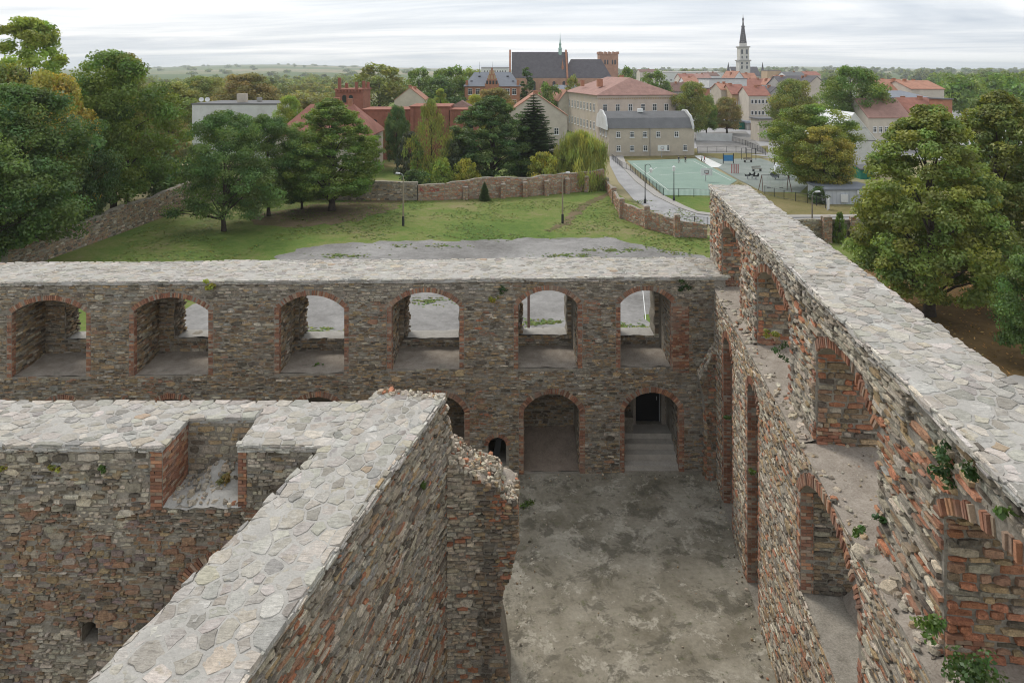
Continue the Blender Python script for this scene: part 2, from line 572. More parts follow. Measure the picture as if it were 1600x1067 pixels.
P_jamb = palette([(3, BRICK), (2, RUST), (2, BROWN), (2, GREY), (1.5, OCHRE), (1.3, DARK)])
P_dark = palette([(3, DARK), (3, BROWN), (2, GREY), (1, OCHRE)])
P_brick = palette([(4, (0.335, 0.175, 0.12)), (2.5, (0.29, 0.145, 0.10)), (2, (0.44, 0.24, 0.15)), (1.5, (0.25, 0.14, 0.10)), (2.2, (0.40, 0.31, 0.24))], 0.24)
P_cap = palette([(5, (0.405, 0.397, 0.375)), (4, (0.46, 0.45, 0.425)), (2.0, (0.32, 0.317, 0.305)), (0.9, (0.45, 0.425, 0.37)), (0.12, (0.40, 0.33, 0.26)), (1.5, (0.525, 0.515, 0.495))], 0.12)


P_rub = palette([(4, PALE), (4, GREY), (2, (0.42, 0.37, 0.30)), (1, OCHRE), (0.8, BRICK), (1, DARK)])


class Wall:
    def __init__(s, name, label, loc, cat='wall', hidden=None, seed=1):
        s.root = empty(name, loc)
        tag(s.root, label, cat, None, 'thing')
        s.loc = np.array(loc, float)
        s.pieces = {}
        s.core = MB()
        s.r = random.Random(seed)
        s.hidden = hidden

    def piece(s, kind, v, f, col, c, n, area):
        px, py = project(c)
        d = np.array((0, 0, CAM_H)) - c
        dist = np.linalg.norm(d)
        sc = area * max(0.0, float(np.dot(d / dist, n))) / dist ** 2
        if not (0 <= px <= 1600 and 0 <= py <= 1067) or (s.hidden and s.hidden(px, py)):
            sc = 0.0
        s.pieces.setdefault(kind, []).append((sc, v, f, col, c))

    # ---- a face of coursed rubble
    def clad(s, fr, u0, u1, v0, v1, pal, arches=(), rowh=(0.07, 0.15), sw=(0.14, 0.5), dep=(0.015, 0.07), limit=None, keep=1.0, wav=0.06, kind='stone', gap=0.008):
        r = s.r
        U, V, N, O = fr.U, fr.V, fr.N, fr.O
        sd = r.uniform(0, 50)
        v = v0
        while v < v1 - 0.03:
            rh = min((rowh[0] + (rowh[1] - rowh[0]) * r.random() ** 1.5) * (1.6 if r.random() < 0.07 else 1), v1 - v)
            vm = v + rh / 2
            iv = [(u0, u1)] if limit is None else limit(vm)
            iv = subtract(iv, [b for b in (a.blocked(vm) for a in arches) if b])
            for a, b in iv:
                u = a
                while u < b - 0.03:
                    w = (sw[0] + (sw[1] - sw[0]) * r.random() ** 1.4) * (0.6 + rh / rowh[1] * 0.6)
                    if u + w > b - sw[0] * 0.7:
                        w = b - u
                    ua, ub = u + gap, u + w - gap
                    u += w
                    if r.random() > keep or ub - ua < 0.02:
                        continue
                    um = (ua + ub) / 2
                    o = wav * nz(um * 0.5, v * 0.25, 1, sd)
                    va, vb = v + gap * 0.7 + o, v + rh - gap * 0.7 + o
                    h = vb - va
                    w2 = ub - ua
                    j = lambda q: r.uniform(0, q)
                    ring = [(ua + j(w2 * .10), va + j(h * .25)), (um + r.uniform(-.2, .2) * w2, va - j(h * .06)), (ub - j(w2 * .10), va + j(h * .25)),
                            (ub - j(w2 * .12), vb - j(h * .28)), (um + r.uniform(-.2, .2) * w2, vb + j(h * .06)), (ua + j(w2 * .12), vb - j(h * .28))]
                    d = r.uniform(*dep)
                    tu, tv = r.uniform(-.03, .03), r.uniform(-.012, .012)
                    pts = []
                    for q in ring:
                        pts.append(O + U * q[0] + V * q[1] - N * 0.02)
                    vm2 = (va + vb) / 2
                    for q in ring:
                        k = r.uniform(0.78, 0.96)
                        uu, vv = um + (q[0] - um) * (0.5 + k / 2), vm2 + (q[1] - vm2) * k
                        pts.append(O + U * uu + V * vv + N * max(0.006, d + tu * (uu - um) / w2 + tv * (vv - vm2) / h + r.uniform(-.008, .008)))
                    col = pal(um, vm)(r) if getattr(pal, 'uv', False) else pal(r)
                    s.piece(kind, pts, HEX_F, col, O + U * um + V * vm2, N, w2 * h)
            v += rh

    # ---- odd big stones and smears of mortar over a face
    def overlay(s, fr, u0, u1, v0, v1, pal, arches=(), big=100, smear=60, limit=None, bs=(0.2, 0.5), ss=(0.15, 0.6), d=0.035):
        r = s.r
        for k in range(big + smear):
            isb = k < big
            w = r.uniform(*(bs if isb else ss))
            h = w * (r.uniform(0.3, 0.6) if isb else r.uniform(0.25, 0.8))
            u, v = r.uniform(u0 + w / 2, u1 - w / 2), r.uniform(v0 + h / 2, v1 - h / 2)
            ok = True
            for vv in (v - h / 2, v, v + h / 2):
                if limit is not None:
                    iv = limit(vv)
                    if not iv or not any(a <= u - w / 2 and u + w / 2 <= b for a, b in iv):
                        ok = False
                for a in arches:
                    b = a.blocked(vv)
                    if b and b[0] - 0.03 < u + w / 2 and b[1] + 0.03 > u - w / 2:
                        ok = False
            if not ok:
                continue
            n = 7 if isb else 10
            ring = []
            for i in range(n):
                a = 2 * PI * (i + r.uniform(-.25, .25)) / n
                q = r.uniform(0.85, 1.1) if isb else r.uniform(0.55, 1.15)
                cx, sx = math.cos(a), math.sin(a)
                if isb:
                    m_ = 1 / max(abs(cx), abs(sx)) ** 0.6
                    cx, sx = cx * m_, sx * m_
                ring.append((u + cx * w / 2 * q, v + sx * h / 2 * q))
            top = r.uniform(d, d + .04) if isb else r.uniform(d * .55, d * 1.05)
            pts = [fr.p(a, b, -0.02) for a, b in ring]
            for a, b in ring:
                kk = r.uniform(.82, .95) if isb else r.uniform(.6, .9)
                pts.append(fr.p(u + (a - u) * kk, v + (b - v) * kk, top + r.uniform(-.01, .01)))
            f = [tuple(range(n, 2 * n))] + [(i, (i + 1) % n, n + (i + 1) % n, n + i) for i in range(n)]
            col = (pal(u, v)(r) if getattr(pal, 'uv', False) else pal(r)) if isb else (0.4, 0.36, 0.29)
            s.piece('stone' if isb else 'mortar_smear', pts, f, col, fr.p(u, v, 0), fr.N, w * h * (1 if isb else 0.8))

    # ---- bricks
    def brick(s, c, a, b, n, ha, hb, d, pal=P_brick, back=0.03):
        r = s.r
        v = []
        for w in (-back, d):
            for sa, sb in ((-1, -1), (1, -1), (1, 1), (-1, 1)):
                q = 0.94 if w > 0 else 1.0
                v.append(c + a * (sa * ha * q + r.uniform(-.004, .004)) + b * (sb * hb * q + r.uniform(-.004, .004)) + n * (w + r.uniform(-.006, .006) * (w > 0)))
        s.piece('brick', v, BOX_F, pal(r), c, n, 4 * ha * hb)

    def ring(s, fr, A, d=0.03, miss=0.05, bh=0.075, rg=None, pal=P_brick):
        r = s.r
        rg = rg or A.rg
        n = max(6, int(2 * A.th * A.R / bh))
        for i in range(n):
            if r.random() < miss:
                continue
            t = -A.th + (i + 0.5) * 2 * A.th / n
            L = rg * r.uniform(0.82, 1.0)
            rr = A.R + L / 2
            c = fr.p(A.uc + rr * math.sin(t), A.vc + rr * math.cos(t), 0)
            rad = fr.U / np.linalg.norm(fr.U) * math.sin(t) + fr.V * math.cos(t)
            tan = fr.U / np.linalg.norm(fr.U) * math.cos(t) - fr.V * math.sin(t)
            s.brick(c, tan, rad, fr.N, bh * 0.43 * (1 + 0.0 * rr), L / 2, d * r.uniform(0.5, 1.6), pal)

    def jamb(s, fr, u, side, v0, v1, w=0.22, bh=0.085, d=0.025, miss=0.06, pal=P_brick):
        r = s.r
        v = v0
        i = 0
        Un = fr.U / np.linalg.norm(fr.U)
        while v < v1:
            L = w * (1.0 if i % 2 else 0.62) * r.uniform(0.9, 1.05)
            if r.random() > miss:
                c = fr.p(u + side * L / 2, v + bh / 2, 0)
                s.brick(c, Un, fr.V, fr.N, L / 2 - 0.005, bh * 0.44, d * r.uniform(0.4, 1.5), pal)
                if i % 2 == 0:
                    c = fr.p(u + side * (L + (w - L) / 2), v + bh / 2, 0)
                    s.brick(c, Un, fr.V, fr.N, (w - L) / 2 - 0.005, bh * 0.44, d * r.uniform(0.4, 1.5), pal)
            v += bh
            i += 1

    def bricks(s, fr, u0, u1, v0, v1, bl=0.27, bh=0.085, d=0.015, miss=0.03, pal=P_brick):
        r = s.r
        Un = fr.U / np.linalg.norm(fr.U)
        v, i = v0, 0
        while v + bh * 0.5 < v1:
            u = u0 - (bl / 2 if i % 2 else 0)
            while u < u1 - 0.02:
                a, b = max(u, u0), min(u + bl, u1)
                u += bl
                if b - a < 0.04 or r.random() < miss:
                    continue
                s.brick(fr.p((a + b) / 2, v + bh / 2, 0), Un, fr.V, fr.N, (b - a) / 2 - 0.006, bh * 0.43, d * r.uniform(0.3, 1.8), pal)
            v += bh
            i += 1

    # ---- paved top: a rough mortar bed and flat stones
    def cap(s, quad, z, sp=0.42, stretch=1.0, pal=P_cap, hgt=(0.004, 0.019), gap=0.03, bed=0.12, zfun=None, edge=0.05, bedmat='mortar_pale', rag=0.06):
        r = s.r
        q = [np.array(p, float) for p in quad]           # a b c d, a-b along the wall, d-c the other edge
        L = (np.linalg.norm(q[1] - q[0]) + np.linalg.norm(q[2] - q[3])) / 2
        W = (np.linalg.norm(q[3] - q[0]) + np.linalg.norm(q[2] - q[1])) / 2
        zf = zfun or (lambda x, y: 0.0)
        nu, nv = max(2, int(L / bed)), max(2, int(W / bed))
        sd = r.uniform(0, 99)
        vs, fs = [], []
        B = lambda a, b: (q[0] * (1 - a) + q[1] * a) * (1 - b) + (q[3] * (1 - a) + q[2] * a) * b
        for j in range(nv + 1):
            for i in range(nu + 1):
                p = B(i / nu, j / nv)
                e = 0.0
                if j in (0, nv) or i in (0, nu):
                    e = -0.03
                    c0 = B(i / nu, 0.5)
                    dv = p - c0
                    p = p + dv / (np.linalg.norm(dv) + 1e-6) * rag * nz(p[0], p[1], 1.7, sd)
                h = 0.004 + 0.016 * nz(p[0], p[1], 2.3, sd) + 0.018 * nz(p[0], p[1], 6.1, sd) + e
                vs.append((p[0], p[1], z + zf(p[0], p[1]) + h))
        n0 = len(vs)
        for j in range(nv):
            for i in range(nu):
                k = j * (nu + 1) + i
                fs.append((k, k + 1, k + nu + 2, k + nu + 1))
        rim = [i for i in range(nu + 1)] + [j * (nu + 1) + nu for j in range(1, nv + 1)] + [nv * (nu + 1) + i for i in range(nu - 1, -1, -1)] + [j * (nu + 1) for j in range(nv - 1, 0, -1)]
        for k in rim:
            x, y, zz = vs[k]
            vs.append((x, y, zz - 0.12))
        m = len(rim)
        for i in range(m):
            fs.append((rim[i], n0 + i, n0 + (i + 1) % m, rim[(i + 1) % m]))
        o = link('mortar_bed', mesh('mortar_bed', [tuple(np.array(v) - s.loc) for v in vs], fs, M[bedmat], None, True), s.root)
        # seeds in stretched coordinates
        du = (q[1] - q[0]) / np.linalg.norm(q[1] - q[0])
        dv = np.array((-du[1], du[0]))
        if np.dot(dv, q[3] - q[0]) < 0:
            dv = -dv
        loc = lambda p: ((np.dot(p - q[0], du)) / stretch, np.dot(p - q[0], dv))
        Q = [loc(p) for p in q]
        umin, umax = min(p[0] for p in Q), max(p[0] for p in Q)
        vmin, vmax = min(p[1] for p in Q), max(p[1] for p in Q)
        seeds, rads = [], []
        arr = np.zeros((0, 2))
        ra = np.zeros(0)
        want = (umax - umin) * (vmax - vmin) / (sp * sp) * 9
        for _ in range(int(want)):
            p = np.array((r.uniform(umin, umax), r.uniform(vmin, vmax)))
            q_ = sp * r.choices((0.5, 0.8, 1.1, 1.45), (2.5, 3, 2, 1))[0]
            if len(arr):
                d = np.hypot(arr[:, 0] - p[0], arr[:, 1] - p[1])
                if (d < 0.46 * (ra + q_)).any():
                    continue
            arr = np.vstack((arr, p))
            ra = np.append(ra, q_)
        S = arr
        edges = []
        area2 = sum(Q[i][0] * Q[(i + 1) % 4][1] - Q[(i + 1) % 4][0] * Q[i][1] for i in range(4))
        sg = 1 if area2 > 0 else -1
        for i in range(4):
            a, b = Q[i], Q[(i + 1) % 4]
            nn = np.array((sg * (b[1] - a[1]), -sg * (b[0] - a[0])))
            edges.append((a, nn / np.linalg.norm(nn)))

        def clip(poly, p, n):
            out = []
            m = len(poly)
            for i in range(m):
                a, b = poly[i], poly[(i + 1) % m]
                da = (a[0] - p[0]) * n[0] + (a[1] - p[1]) * n[1]
                db = (b[0] - p[0]) * n[0] + (b[1] - p[1]) * n[1]
                if da <= 0:
                    out.append(a)
                if (da < 0 < db) or (db < 0 < da):
                    t = da / (da - db)
                    out.append((a[0] + (b[0] - a[0]) * t, a[1] + (b[1] - a[1]) * t))
            return out
        up = np.array((0, 0, 1.0))
        for i in range(len(S)):
            cx, cy = S[i]
            R = sp * 1.5
            poly = [(cx - R, cy - R), (cx + R, cy - R), (cx + R, cy + R), (cx - R, cy + R)]
            for p, n in edges:
                oh = r.uniform(-0.02, 0.09)
                poly = clip(poly, (p[0] + n[0] * oh, p[1] + n[1] * oh), n)
                if not poly:
                    break
            if not poly:
                continue
            d2 = ((S - S[i]) ** 2).sum(1)
            for j in np.argsort(d2)[1:20]:
                if d2[j] > (3.2 * sp) ** 2:
                    break
                tt = 0.5 + (ra[i] ** 2 - ra[j] ** 2) * 0.10 / d2[j]
                mx = S[i] + (S[j] - S[i]) * min(0.85, max(0.15, tt))
                poly = clip(poly, (mx[0], mx[1]), (S[j][0] - cx, S[j][1] - cy))
                if len(poly) < 3:
                    break
            if len(poly) < 3:
                continue
            gx = sum(p[0] for p in poly) / len(poly)
            gy = sum(p[1] for p in poly) / len(poly)
            rad = sum(math.hypot(p[0] - gx, p[1] - gy) for p in poly) / len(poly)
            if rad < sp * 0.14:
                continue
            g = gap * r.uniform(0.6, 1.7)
            k = max(0.55, 1 - g / rad)
            ring = []
            m = len(poly)
            for a in range(m):
                p, p2 = poly[a], poly[(a + 1) % m]
                e = math.hypot(p2[0] - p[0], p2[1] - p[1])
                if e < 0.04:
                    continue
                for f in ((0.0,) if e < 0.15 else (0.0, 0.3, 0.62) if e > 0.36 else (0.0, 0.5)):
                    x, y = p[0] + (p2[0] - p[0]) * f, p[1] + (p2[1] - p[1]) * f
                    jj = 0.075 * e
                    jj = jj if f else 0.02 * e
                    ring.append((gx + (x - gx) * k + r.uniform(-jj, jj), gy + (y - gy) * k + r.uniform(-jj, jj)))
            if len(ring) < 4:
                continue
            h0 = r.uniform(*hgt)
            tx, ty = r.uniform(-.03, .03), r.uniform(-.03, .03)
            wc = q[0] + du * gx * stretch + dv * gy
            n = len(ring)
            pts = []
            for (x, y) in ring:
                w = q[0] + du * x * stretch + dv * y
                pts.append(np.array((w[0], w[1], z + zf(w[0], w[1]) - 0.05)))
            for (x, y) in ring:
                kk = r.uniform(0.90, 0.98)
                x2, y2 = gx + (x - gx) * kk, gy + (y - gy) * kk
                w = q[0] + du * x2 * stretch + dv * y2
                pts.append(np.array((w[0], w[1], z + zf(w[0], w[1]) + h0 + tx * (x2 - gx) + ty * (y2 - gy) + r.uniform(-.004, .004))))
            fcs = [tuple(range(n, 2 * n))] + [(a, (a + 1) % n, n + (a + 1) % n, n + a) for a in range(n)]
            s.piece('cap_stone', pts, fcs, pal(r), np.array((wc[0], wc[1], z + zf(wc[0], wc[1]))), up, math.pi * (rad * k) ** 2 * stretch)

    def rubble(s, quad, zfun, n, size=(0.08, 0.28), pal=None, flat=0.5):
        r = s.r
        q = [np.array(p, float) for p in quad]
        pal = pal or P_rub
        for _ in range(n):
            a, b = r.random(), r.random()
            p = (q[0] * (1 - a) + q[1] * a) * (1 - b) + (q[3] * (1 - a) + q[2] * a) * b
            sz = r.uniform(*size) * (0.6 + 0.6 * r.random() ** 2)
            c = np.array((p[0], p[1], zfun(a, b)))
            t = r.uniform(0, 2 * PI)
            ax = np.array((math.cos(t), math.sin(t), r.uniform(-.35, .35)))
            ax /= np.linalg.norm(ax)
            up = np.array((r.uniform(-.3, .3), r.uniform(-.3, .3), 1.0))
            bx_ = np.cross(up, ax)
            bx_ /= np.linalg.norm(bx_)
            up = np.cross(ax, bx_)
            L, W_, T = sz, sz * r.uniform(0.45, 0.9), sz * flat * r.uniform(0.4, 1.0)
            v = []
            for w, k in ((-0.6, 1.0), (0.8, 0.75)):
                for i in range(6):
                    g = i * PI / 3 + r.uniform(-.3, .3)
                    v.append(c + ax * (math.cos(g) * L / 2 * k * r.uniform(.8, 1.1)) + bx_ * (math.sin(g) * W_ / 2 * k * r.uniform(.8, 1.1)) + up * (w * T * r.uniform(.8, 1.1)))
            s.piece('stone', v, HEX_F, pal(r), c, np.array((0, 0, 1.0)), L * W_)

    def finish(s, limit=300, core=True):
        mats = {'stone': M['stone'], 'brick': M['brick'], 'cap_stone': M['cap'], 'slab': M['cap'], 'mortar_smear': M['mortar']}
        rest_name = {'stone': 'stonework', 'brick': 'brickwork', 'cap_stone': 'cap_paving', 'slab': 'slabs', 'mortar_smear': 'mortar_smears'}
        if core and s.core.v:
            link('core', mesh('core', [tuple(np.array(v) - s.loc) for v in s.core.v], s.core.f, M['mortar']), s.root)
        for kind, ps in s.pieces.items():
            ps.sort(key=lambda p: -p[0])
            top = [p for p in ps[:limit if kind != 'mortar_smear' else 0] if p[0] > 0]
            rest = ps[len(top):]
            for sc, v, f, col, c in top:
                lv = np.array(v) - c
                link(kind, mesh(kind, lv.tolist(), f, mats[kind], np.tile(col, (len(v), 1))), s.root, tuple(c - s.loc))
            if rest:
                vv = np.concatenate([np.array(p[1]) for p in rest]) - s.loc
                ff, cols, k = [], [], 0
                for p in rest:
                    ff.extend([tuple(i + k for i in q) for q in p[2]])
                    cols.append(np.tile(p[3], (len(p[1]), 1)))
                    k += len(p[1])
                o = link(rest_name[kind], mesh(rest_name[kind], vv.tolist(), ff, mats[kind], np.concatenate(cols)), s.root)
                o['kind'] = 'stuff'
        s.pieces = {}


def lumpy(name, quad, zfun, mat, parent=None, step=0.2, amp=0.05, off=(0, 0, 0), seed=3.0):
    """a rough sheet over a quad a b c d in plan; zfun(s, t) gives its height"""
    q = [np.array(p, float) for p in quad]
    nu = max(2, int(np.linalg.norm(q[1] - q[0]) / step))
    nv = max(2, int(np.linalg.norm(q[3] - q[0]) / step))
    vs, fs = [], []
    for j in range(nv + 1):
        for i in range(nu + 1):
            a, b = i / nu, j / nv
            p = (q[0] * (1 - a) + q[1] * a) * (1 - b) + (q[3] * (1 - a) + q[2] * a) * b
            h = amp * (nz(p[0], p[1], 1.6, seed) + 0.6 * nz(p[0], p[1], 4.3, seed))
            vs.append((p[0] - off[0], p[1] - off[1], zfun(a, b) + h - off[2]))
    for j in range(nv):
        for i in range(nu):
            k = j * (nu + 1) + i
            fs.append((k, k + 1, k + nu + 2, k + nu + 1))
    return link(name, mesh(name, vs, fs, mat, None, True), parent)


# ------------------------------------------------------------------ the large setting: terrain, courtyard floor
def sheet(name, pts, z, mat, kind='structure', rag=0.0, seed=1):
    r = random.Random(seed)
    if rag:
        out = []
        for i, (a, b) in enumerate(pts):
            c, d = pts[(i + 1) % len(pts)]
            k = max(1, int(math.hypot(c - a, d - b) / (rag * 1.3)))
            for j in range(k):
                f = j / k
                out.append((a + (c - a) * f + r.gauss(0, rag * 0.5), b + (d - b) * f + r.gauss(0, rag * 0.5)))
        pts = out
    tris = mgeo.tessellate_polygon([[Vector((x, y, 0)) for x, y in pts]])
    me = mesh(name, [(x, y, z) for x, y in pts], [tuple(t) for t in tris], mat)
    o = link(name, me)
    # face up
    if me.polygons and me.polygons[0].normal.z < 0:
        me.flip_normals()
    o['kind'] = kind
    return o


def hill(x, y):
    d = math.hypot(x, y)
    if d < 1500:
        return 0.0
    k = min(1, (d - 1500) / 3500)
    n = mnoise.fractal(Vector((x / 2300, y / 2300, 0.3)), 0.9, 2.1, 4)
    az = x / max(y, 1)
    base = 14 + 40 * math.exp(-((az + 0.33) / 0.17) ** 2) + 20 * math.exp(-((az - 0.42) / 0.12) ** 2)
    return k * max(-4, base + 16 * n) - k * 4


def build_terrain():
    ys = [-60, -20, 0, 20, 40, 60, 90, 120, 160, 220, 300, 400, 550, 750, 1000, 1300, 1600, 1900, 2200, 2500, 2900, 3300, 3700, 4100, 4600, 5100, 5700, 6400, 7200, 8000, 9000]
    xs = [x * s for s in (-1, 1) for x in (0, 25, 60, 120, 220, 350, 500, 700, 900, 1150, 1400, 1700, 2000, 2300, 2600, 3000, 3400, 3800, 4300, 4900, 5600, 6500, 7600, 9000)]
    xs = sorted(set(xs))
    vs = [(x, y, hill(x, y) - 0.05) for y in ys for x in xs]
    n = len(xs)
    fs = [(j * n + i, j * n + i + 1, (j + 1) * n + i + 1, (j + 1) * n + i) for j in range(len(ys) - 1) for i in range(n - 1)]
    o = link('terrain', mesh('terrain', vs, fs, M['fields'], None, True))
    o['kind'] = 'structure'


build_terrain()
RX = lambda Y, X0=5.3: X0 + 0.1136 * Y
o = sheet('courtyard_floor', [(-24, 8), (RX(8) + 0.4, 8), (RX(30.8) + 0.4, 30.9), (-24, 30.2)], 0.0, M['floor'])

# ------------------------------------------------------------------ back arcade wall
BW = Wall('arcade_wall', 'long rubble stone wall with two tiers of brick arches across the courtyard', (0, 30.41, 0), seed=11,
          hidden=lambda x, y: (y > 612 and x < 690))
fB = Frame((0, 30.41, 0), (1, 0.028, 0), (0, 0, 1), (0.028, -1, 0))
BT = 8.44
S36 = 36.1
bx = lambda x: (x - 800) / S36
ups = [(35, 147, .42), (219, 332, .45), (440, 540, .45), (613, 718, .5), (810, 903, .5), (970, 1050, .42)]
UA = [Arch(bx(a), bx(b), 4.5 + (0.05 if i > 2 else -0.05), 7.15 + 0.04 * i, rs + 0.12, 0.24, 0.2) for i, (a, b, rs) in enumerate(ups)]
lows = [(72, 152), (237, 317), (458, 540), (643, 726), (818, 906), (976, 1062)]
LA = [Arch(bx(a), bx(b), 0.0, 2.72, 0.74, 0.26, 0.2) for a, b in lows]
small = Arch(bx(763), bx(791), 0.35, 1.25, 0.36, 0.2, 0.1)
UL, UR = -26.0, 9.3
inner_holes = [a.loop() for a in UA] + [[(u, max(v, 0.03)) for u, v in a.loop()] for a in LA] + [small.loop()]
extrude_holes(BW.core, fB, [(UL, 0), (UR, 0), (UR, BT), (UL, BT)], inner_holes, 2.15)
fB2 = Frame(fB.p(0, 0, -2.15), fB.U, fB.V, fB.N)
OA = []
ro = random.Random(5)
outer_holes = []
for i, a in enumerate(UA):
    l, rr = (0.95, 0.15) if i == 0 else (0.75, 0.12) if i == 1 else (0.28, 0.1) if i < 4 else (0.12, 0.25)
    A = Arch(a.u0 + l, a.u1 - rr, 5.15 + ro.uniform(-.08, .12), 7.3, 0.5, 0.0, 0.0)
    OA.append(A)
    outer_holes.append(A.loop(12, 0.05, ro))
door_hole = [(bx(993) * 1.07, 1.0), (bx(1036) * 1.07, 1.0), (bx(1036) * 1.07, 3.1), (bx(993) * 1.07, 3.1)]
extrude_holes(BW.core, fB2, [(UL, 0), (UR, 0), (UR, BT), (UL, BT)], outer_holes + [door_hole], 0.95)


def pb(u, v):
    k = nz(u, v, 0.35, 2) + 0.5 * nz(u, v, 1.1, 4)
    if v < 3.9:
        return P_red if k > 0.45 else P_backlow
    if v > 7.6:
        return P_grey if k > -0.25 else P_back
    return P_back if k < 0.35 else (P_grey if k < 0.5 else P_red)


pb.uv = True
BW.clad(fB, UL + 3.5, 8.84, 0.0, BT - 0.02, pb, UA + LA + [small], rowh=(0.035, 0.105), sw=(0.11, 0.44), dep=(-0.004, 0.05), gap=0.008, wav=0.16, keep=0.97)
BW.overlay(fB, UL + 4, 8.7, 0.1, BT - .1, pb, UA + LA + [small], 420, 420, d=0.02)
for a in UA:
    BW.ring(fB, a, 0.02, 0.12)
    BW.jamb(fB, a.u0, -1, a.sill, a.spring, 0.2, 0.075, 0.015, 0.15)
    BW.jamb(fB, a.u1, 1, a.sill, a.spring, 0.2, 0.075, 0.015, 0.15)
for a in LA:
    BW.ring(fB, a, 0.04)
    if a.u0 > -5:
        BW.jamb(fB, a.u0, -1, 0.0, a.spring, 0.2, 0.075, 0.015, 0.12)
        BW.jamb(fB, a.u1, 1, 0.0, a.spring, 0.24, 0.075, 0.015, 0.12)
BW.ring(fB, small, 0.03)
# reveals, inner faces behind the openings
for a, o2 in zip(UA, OA):
    if a.uc < 0.3:
        fj = Frame(fB.p(a.u0, 0, 0), (0.0, 1.0, 0), (0, 0, 1), (1, 0, 0))
        BW.clad(fj, 0.22, 2.15, a.sill, a.spring + 0.1, P_back, rowh=(0.06, 0.12), dep=(0.005, 0.05))
        BW.bricks(fj, 0.0, 0.24, a.sill, a.spring, 0.24)
    if a.uc > 0:
        fj = Frame(fB.p(a.u1, 0, 0), (0.0, 1.0, 0), (0, 0, 1), (-1, 0, 0))
        BW.clad(fj, 0.22, 2.15, a.sill, a.spring + 0.1, P_back, rowh=(0.06, 0.12), dep=(0.005, 0.05))
        BW.bricks(fj, 0.0, 0.24, a.sill, a.spring, 0.24)
    BW.clad(fB2, a.u0 + 0.02, a.u1 - 0.02, a.sill, a.spring + a.rise - 0.1, P_back, [o2], rowh=(0.06, 0.12), dep=(0.005, 0.06))
    # ragged jamb of the outer opening
    fj = Frame(fB2.p(o2.u0 + 0.03, 0, 0), (0.0, 1.0, 0), (0, 0, 1), (1, 0, 0))
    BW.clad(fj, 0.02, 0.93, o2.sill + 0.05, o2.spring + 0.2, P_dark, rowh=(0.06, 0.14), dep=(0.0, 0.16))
    # sandy sill
    lumpy('sill_fill', [(a.u0 + .01, fB.p(a.uc, 0)[1] + 0.03), (a.u1 - .01, fB.p(a.uc, 0)[1] + 0.03), (a.u1 - .01, fB.p(a.uc, 0)[1] + 2.16), (a.u0 + .01, fB.p(a.uc, 0)[1] + 2.16)],
          lambda s, t, a=a: a.sill + 0.03 + 0.22 * max(0, t - 0.45), M['sand'], BW.root, 0.16, 0.05, (0, 30.41, 0), seed=a.uc)
    q0, q1 = fB2.p(o2.u0, 0), fB2.p(o2.u1, 0)
    lumpy('parapet_top', [(q0[0], q0[1] - .02), (q1[0], q1[1] - .02), (q1[0], q1[1] + 0.9), (q0[0], q0[1] + 0.9)],
          lambda s, t, A=o2: A.sill + 0.05, M['mortar_pale'], BW.root, 0.14, 0.05, (0, 30.41, 0), seed=a.uc + 3)
for a in LA[3:]:
    for side, nx, u in ((1, 1, a.u0), (-1, -1, a.u1)):
        fj = Frame(fB.p(u, 0, 0), (0.0, 1.0, 0), (0, 0, 1), (nx, 0, 0))
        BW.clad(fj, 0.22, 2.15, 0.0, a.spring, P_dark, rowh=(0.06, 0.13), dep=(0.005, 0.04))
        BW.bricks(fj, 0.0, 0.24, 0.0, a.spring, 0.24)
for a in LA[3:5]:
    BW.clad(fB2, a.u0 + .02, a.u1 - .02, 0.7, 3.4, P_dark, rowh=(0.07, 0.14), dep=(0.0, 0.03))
    y0 = fB.p(a.uc, 0)[1]
    lumpy('niche_earth', [(a.u0 + .01, y0 + 0.1), (a.u1 - .01, y0 + 0.1), (a.u1 - .01, y0 + 2.16), (a.u0 + .01, y0 + 2.16)],
          lambda s, t: 0.05 + 0.95 * t ** 1.6, M['dirt'], BW.root, 0.18, 0.06, (0, 30.41, 0), seed=a.uc)
a = LA[5]
y0 = fB.p(a.uc, 0)[1]
dx0, dx1 = bx(993) * 1.07, bx(1036) * 1.07


class _DB:
    def blocked(s, v):
        return (dx0 - 0.12, dx1 + 0.12) if v < 3.2 else None


BW.clad(fB2, a.u0 + .02, a.u1 - .02, 0.9, 3.4, P_backlow, [_DB()], rowh=(0.07, 0.14), dep=(0.0, 0.03))
for k in range(4):
    MB().box(a.u0 + .02, a.u1 - .02, y0 + 0.05 + 0.42 * k, y0 + 2.1, 0.25 * k + (0.004 if k else 0), 0.25 * (k + 1) - 0.002).build('step', M['step'], BW.root, (0, -30.41, 0))
MB().box(a.u0 + .03, dx0 - 0.2, y0 + 1.5, y0 + 2.1, 1.0, 1.62).build('stair_cheek', M['mortar'], BW.root, (0, -30.41, 0))
MB().box(dx1 + 0.2, a.u1 - .03, y0 + 1.5, y0 + 2.1, 1.0, 1.55).build('stair_cheek', M['mortar'], BW.root, (0, -30.41, 0))
for nm, m, bxs in (('door_frame', 'sand', [(dx0 - .12, dx0 + .02, 1, 3.1), (dx1 - .02, dx1 + .12, 1, 3.1), (dx0 - .12, dx1 + .12, 3.02, 3.2)]),):
    mb = MB()
    for p0, p1, z0, z1 in bxs:
        mb.box(p0, p1, y0 + 2.08, y0 + 2.3, z0, z1)
    mb.build(nm, M[m], BW.root, (0, -30.41, 0))
dr = MB().box(dx0, dx1 - 0.1, y0 + 2.45, y0 + 2.5, 1.0, 3.1).build('door', M['blackdoor'], BW.root, (0, -30.41, 0))
MB().tube([(dx1 - 0.22, y0 + 2.42, 2.0), (dx1 - 0.22, y0 + 2.42, 2.16)], 0.02).build('handle', M['steel'], dr)
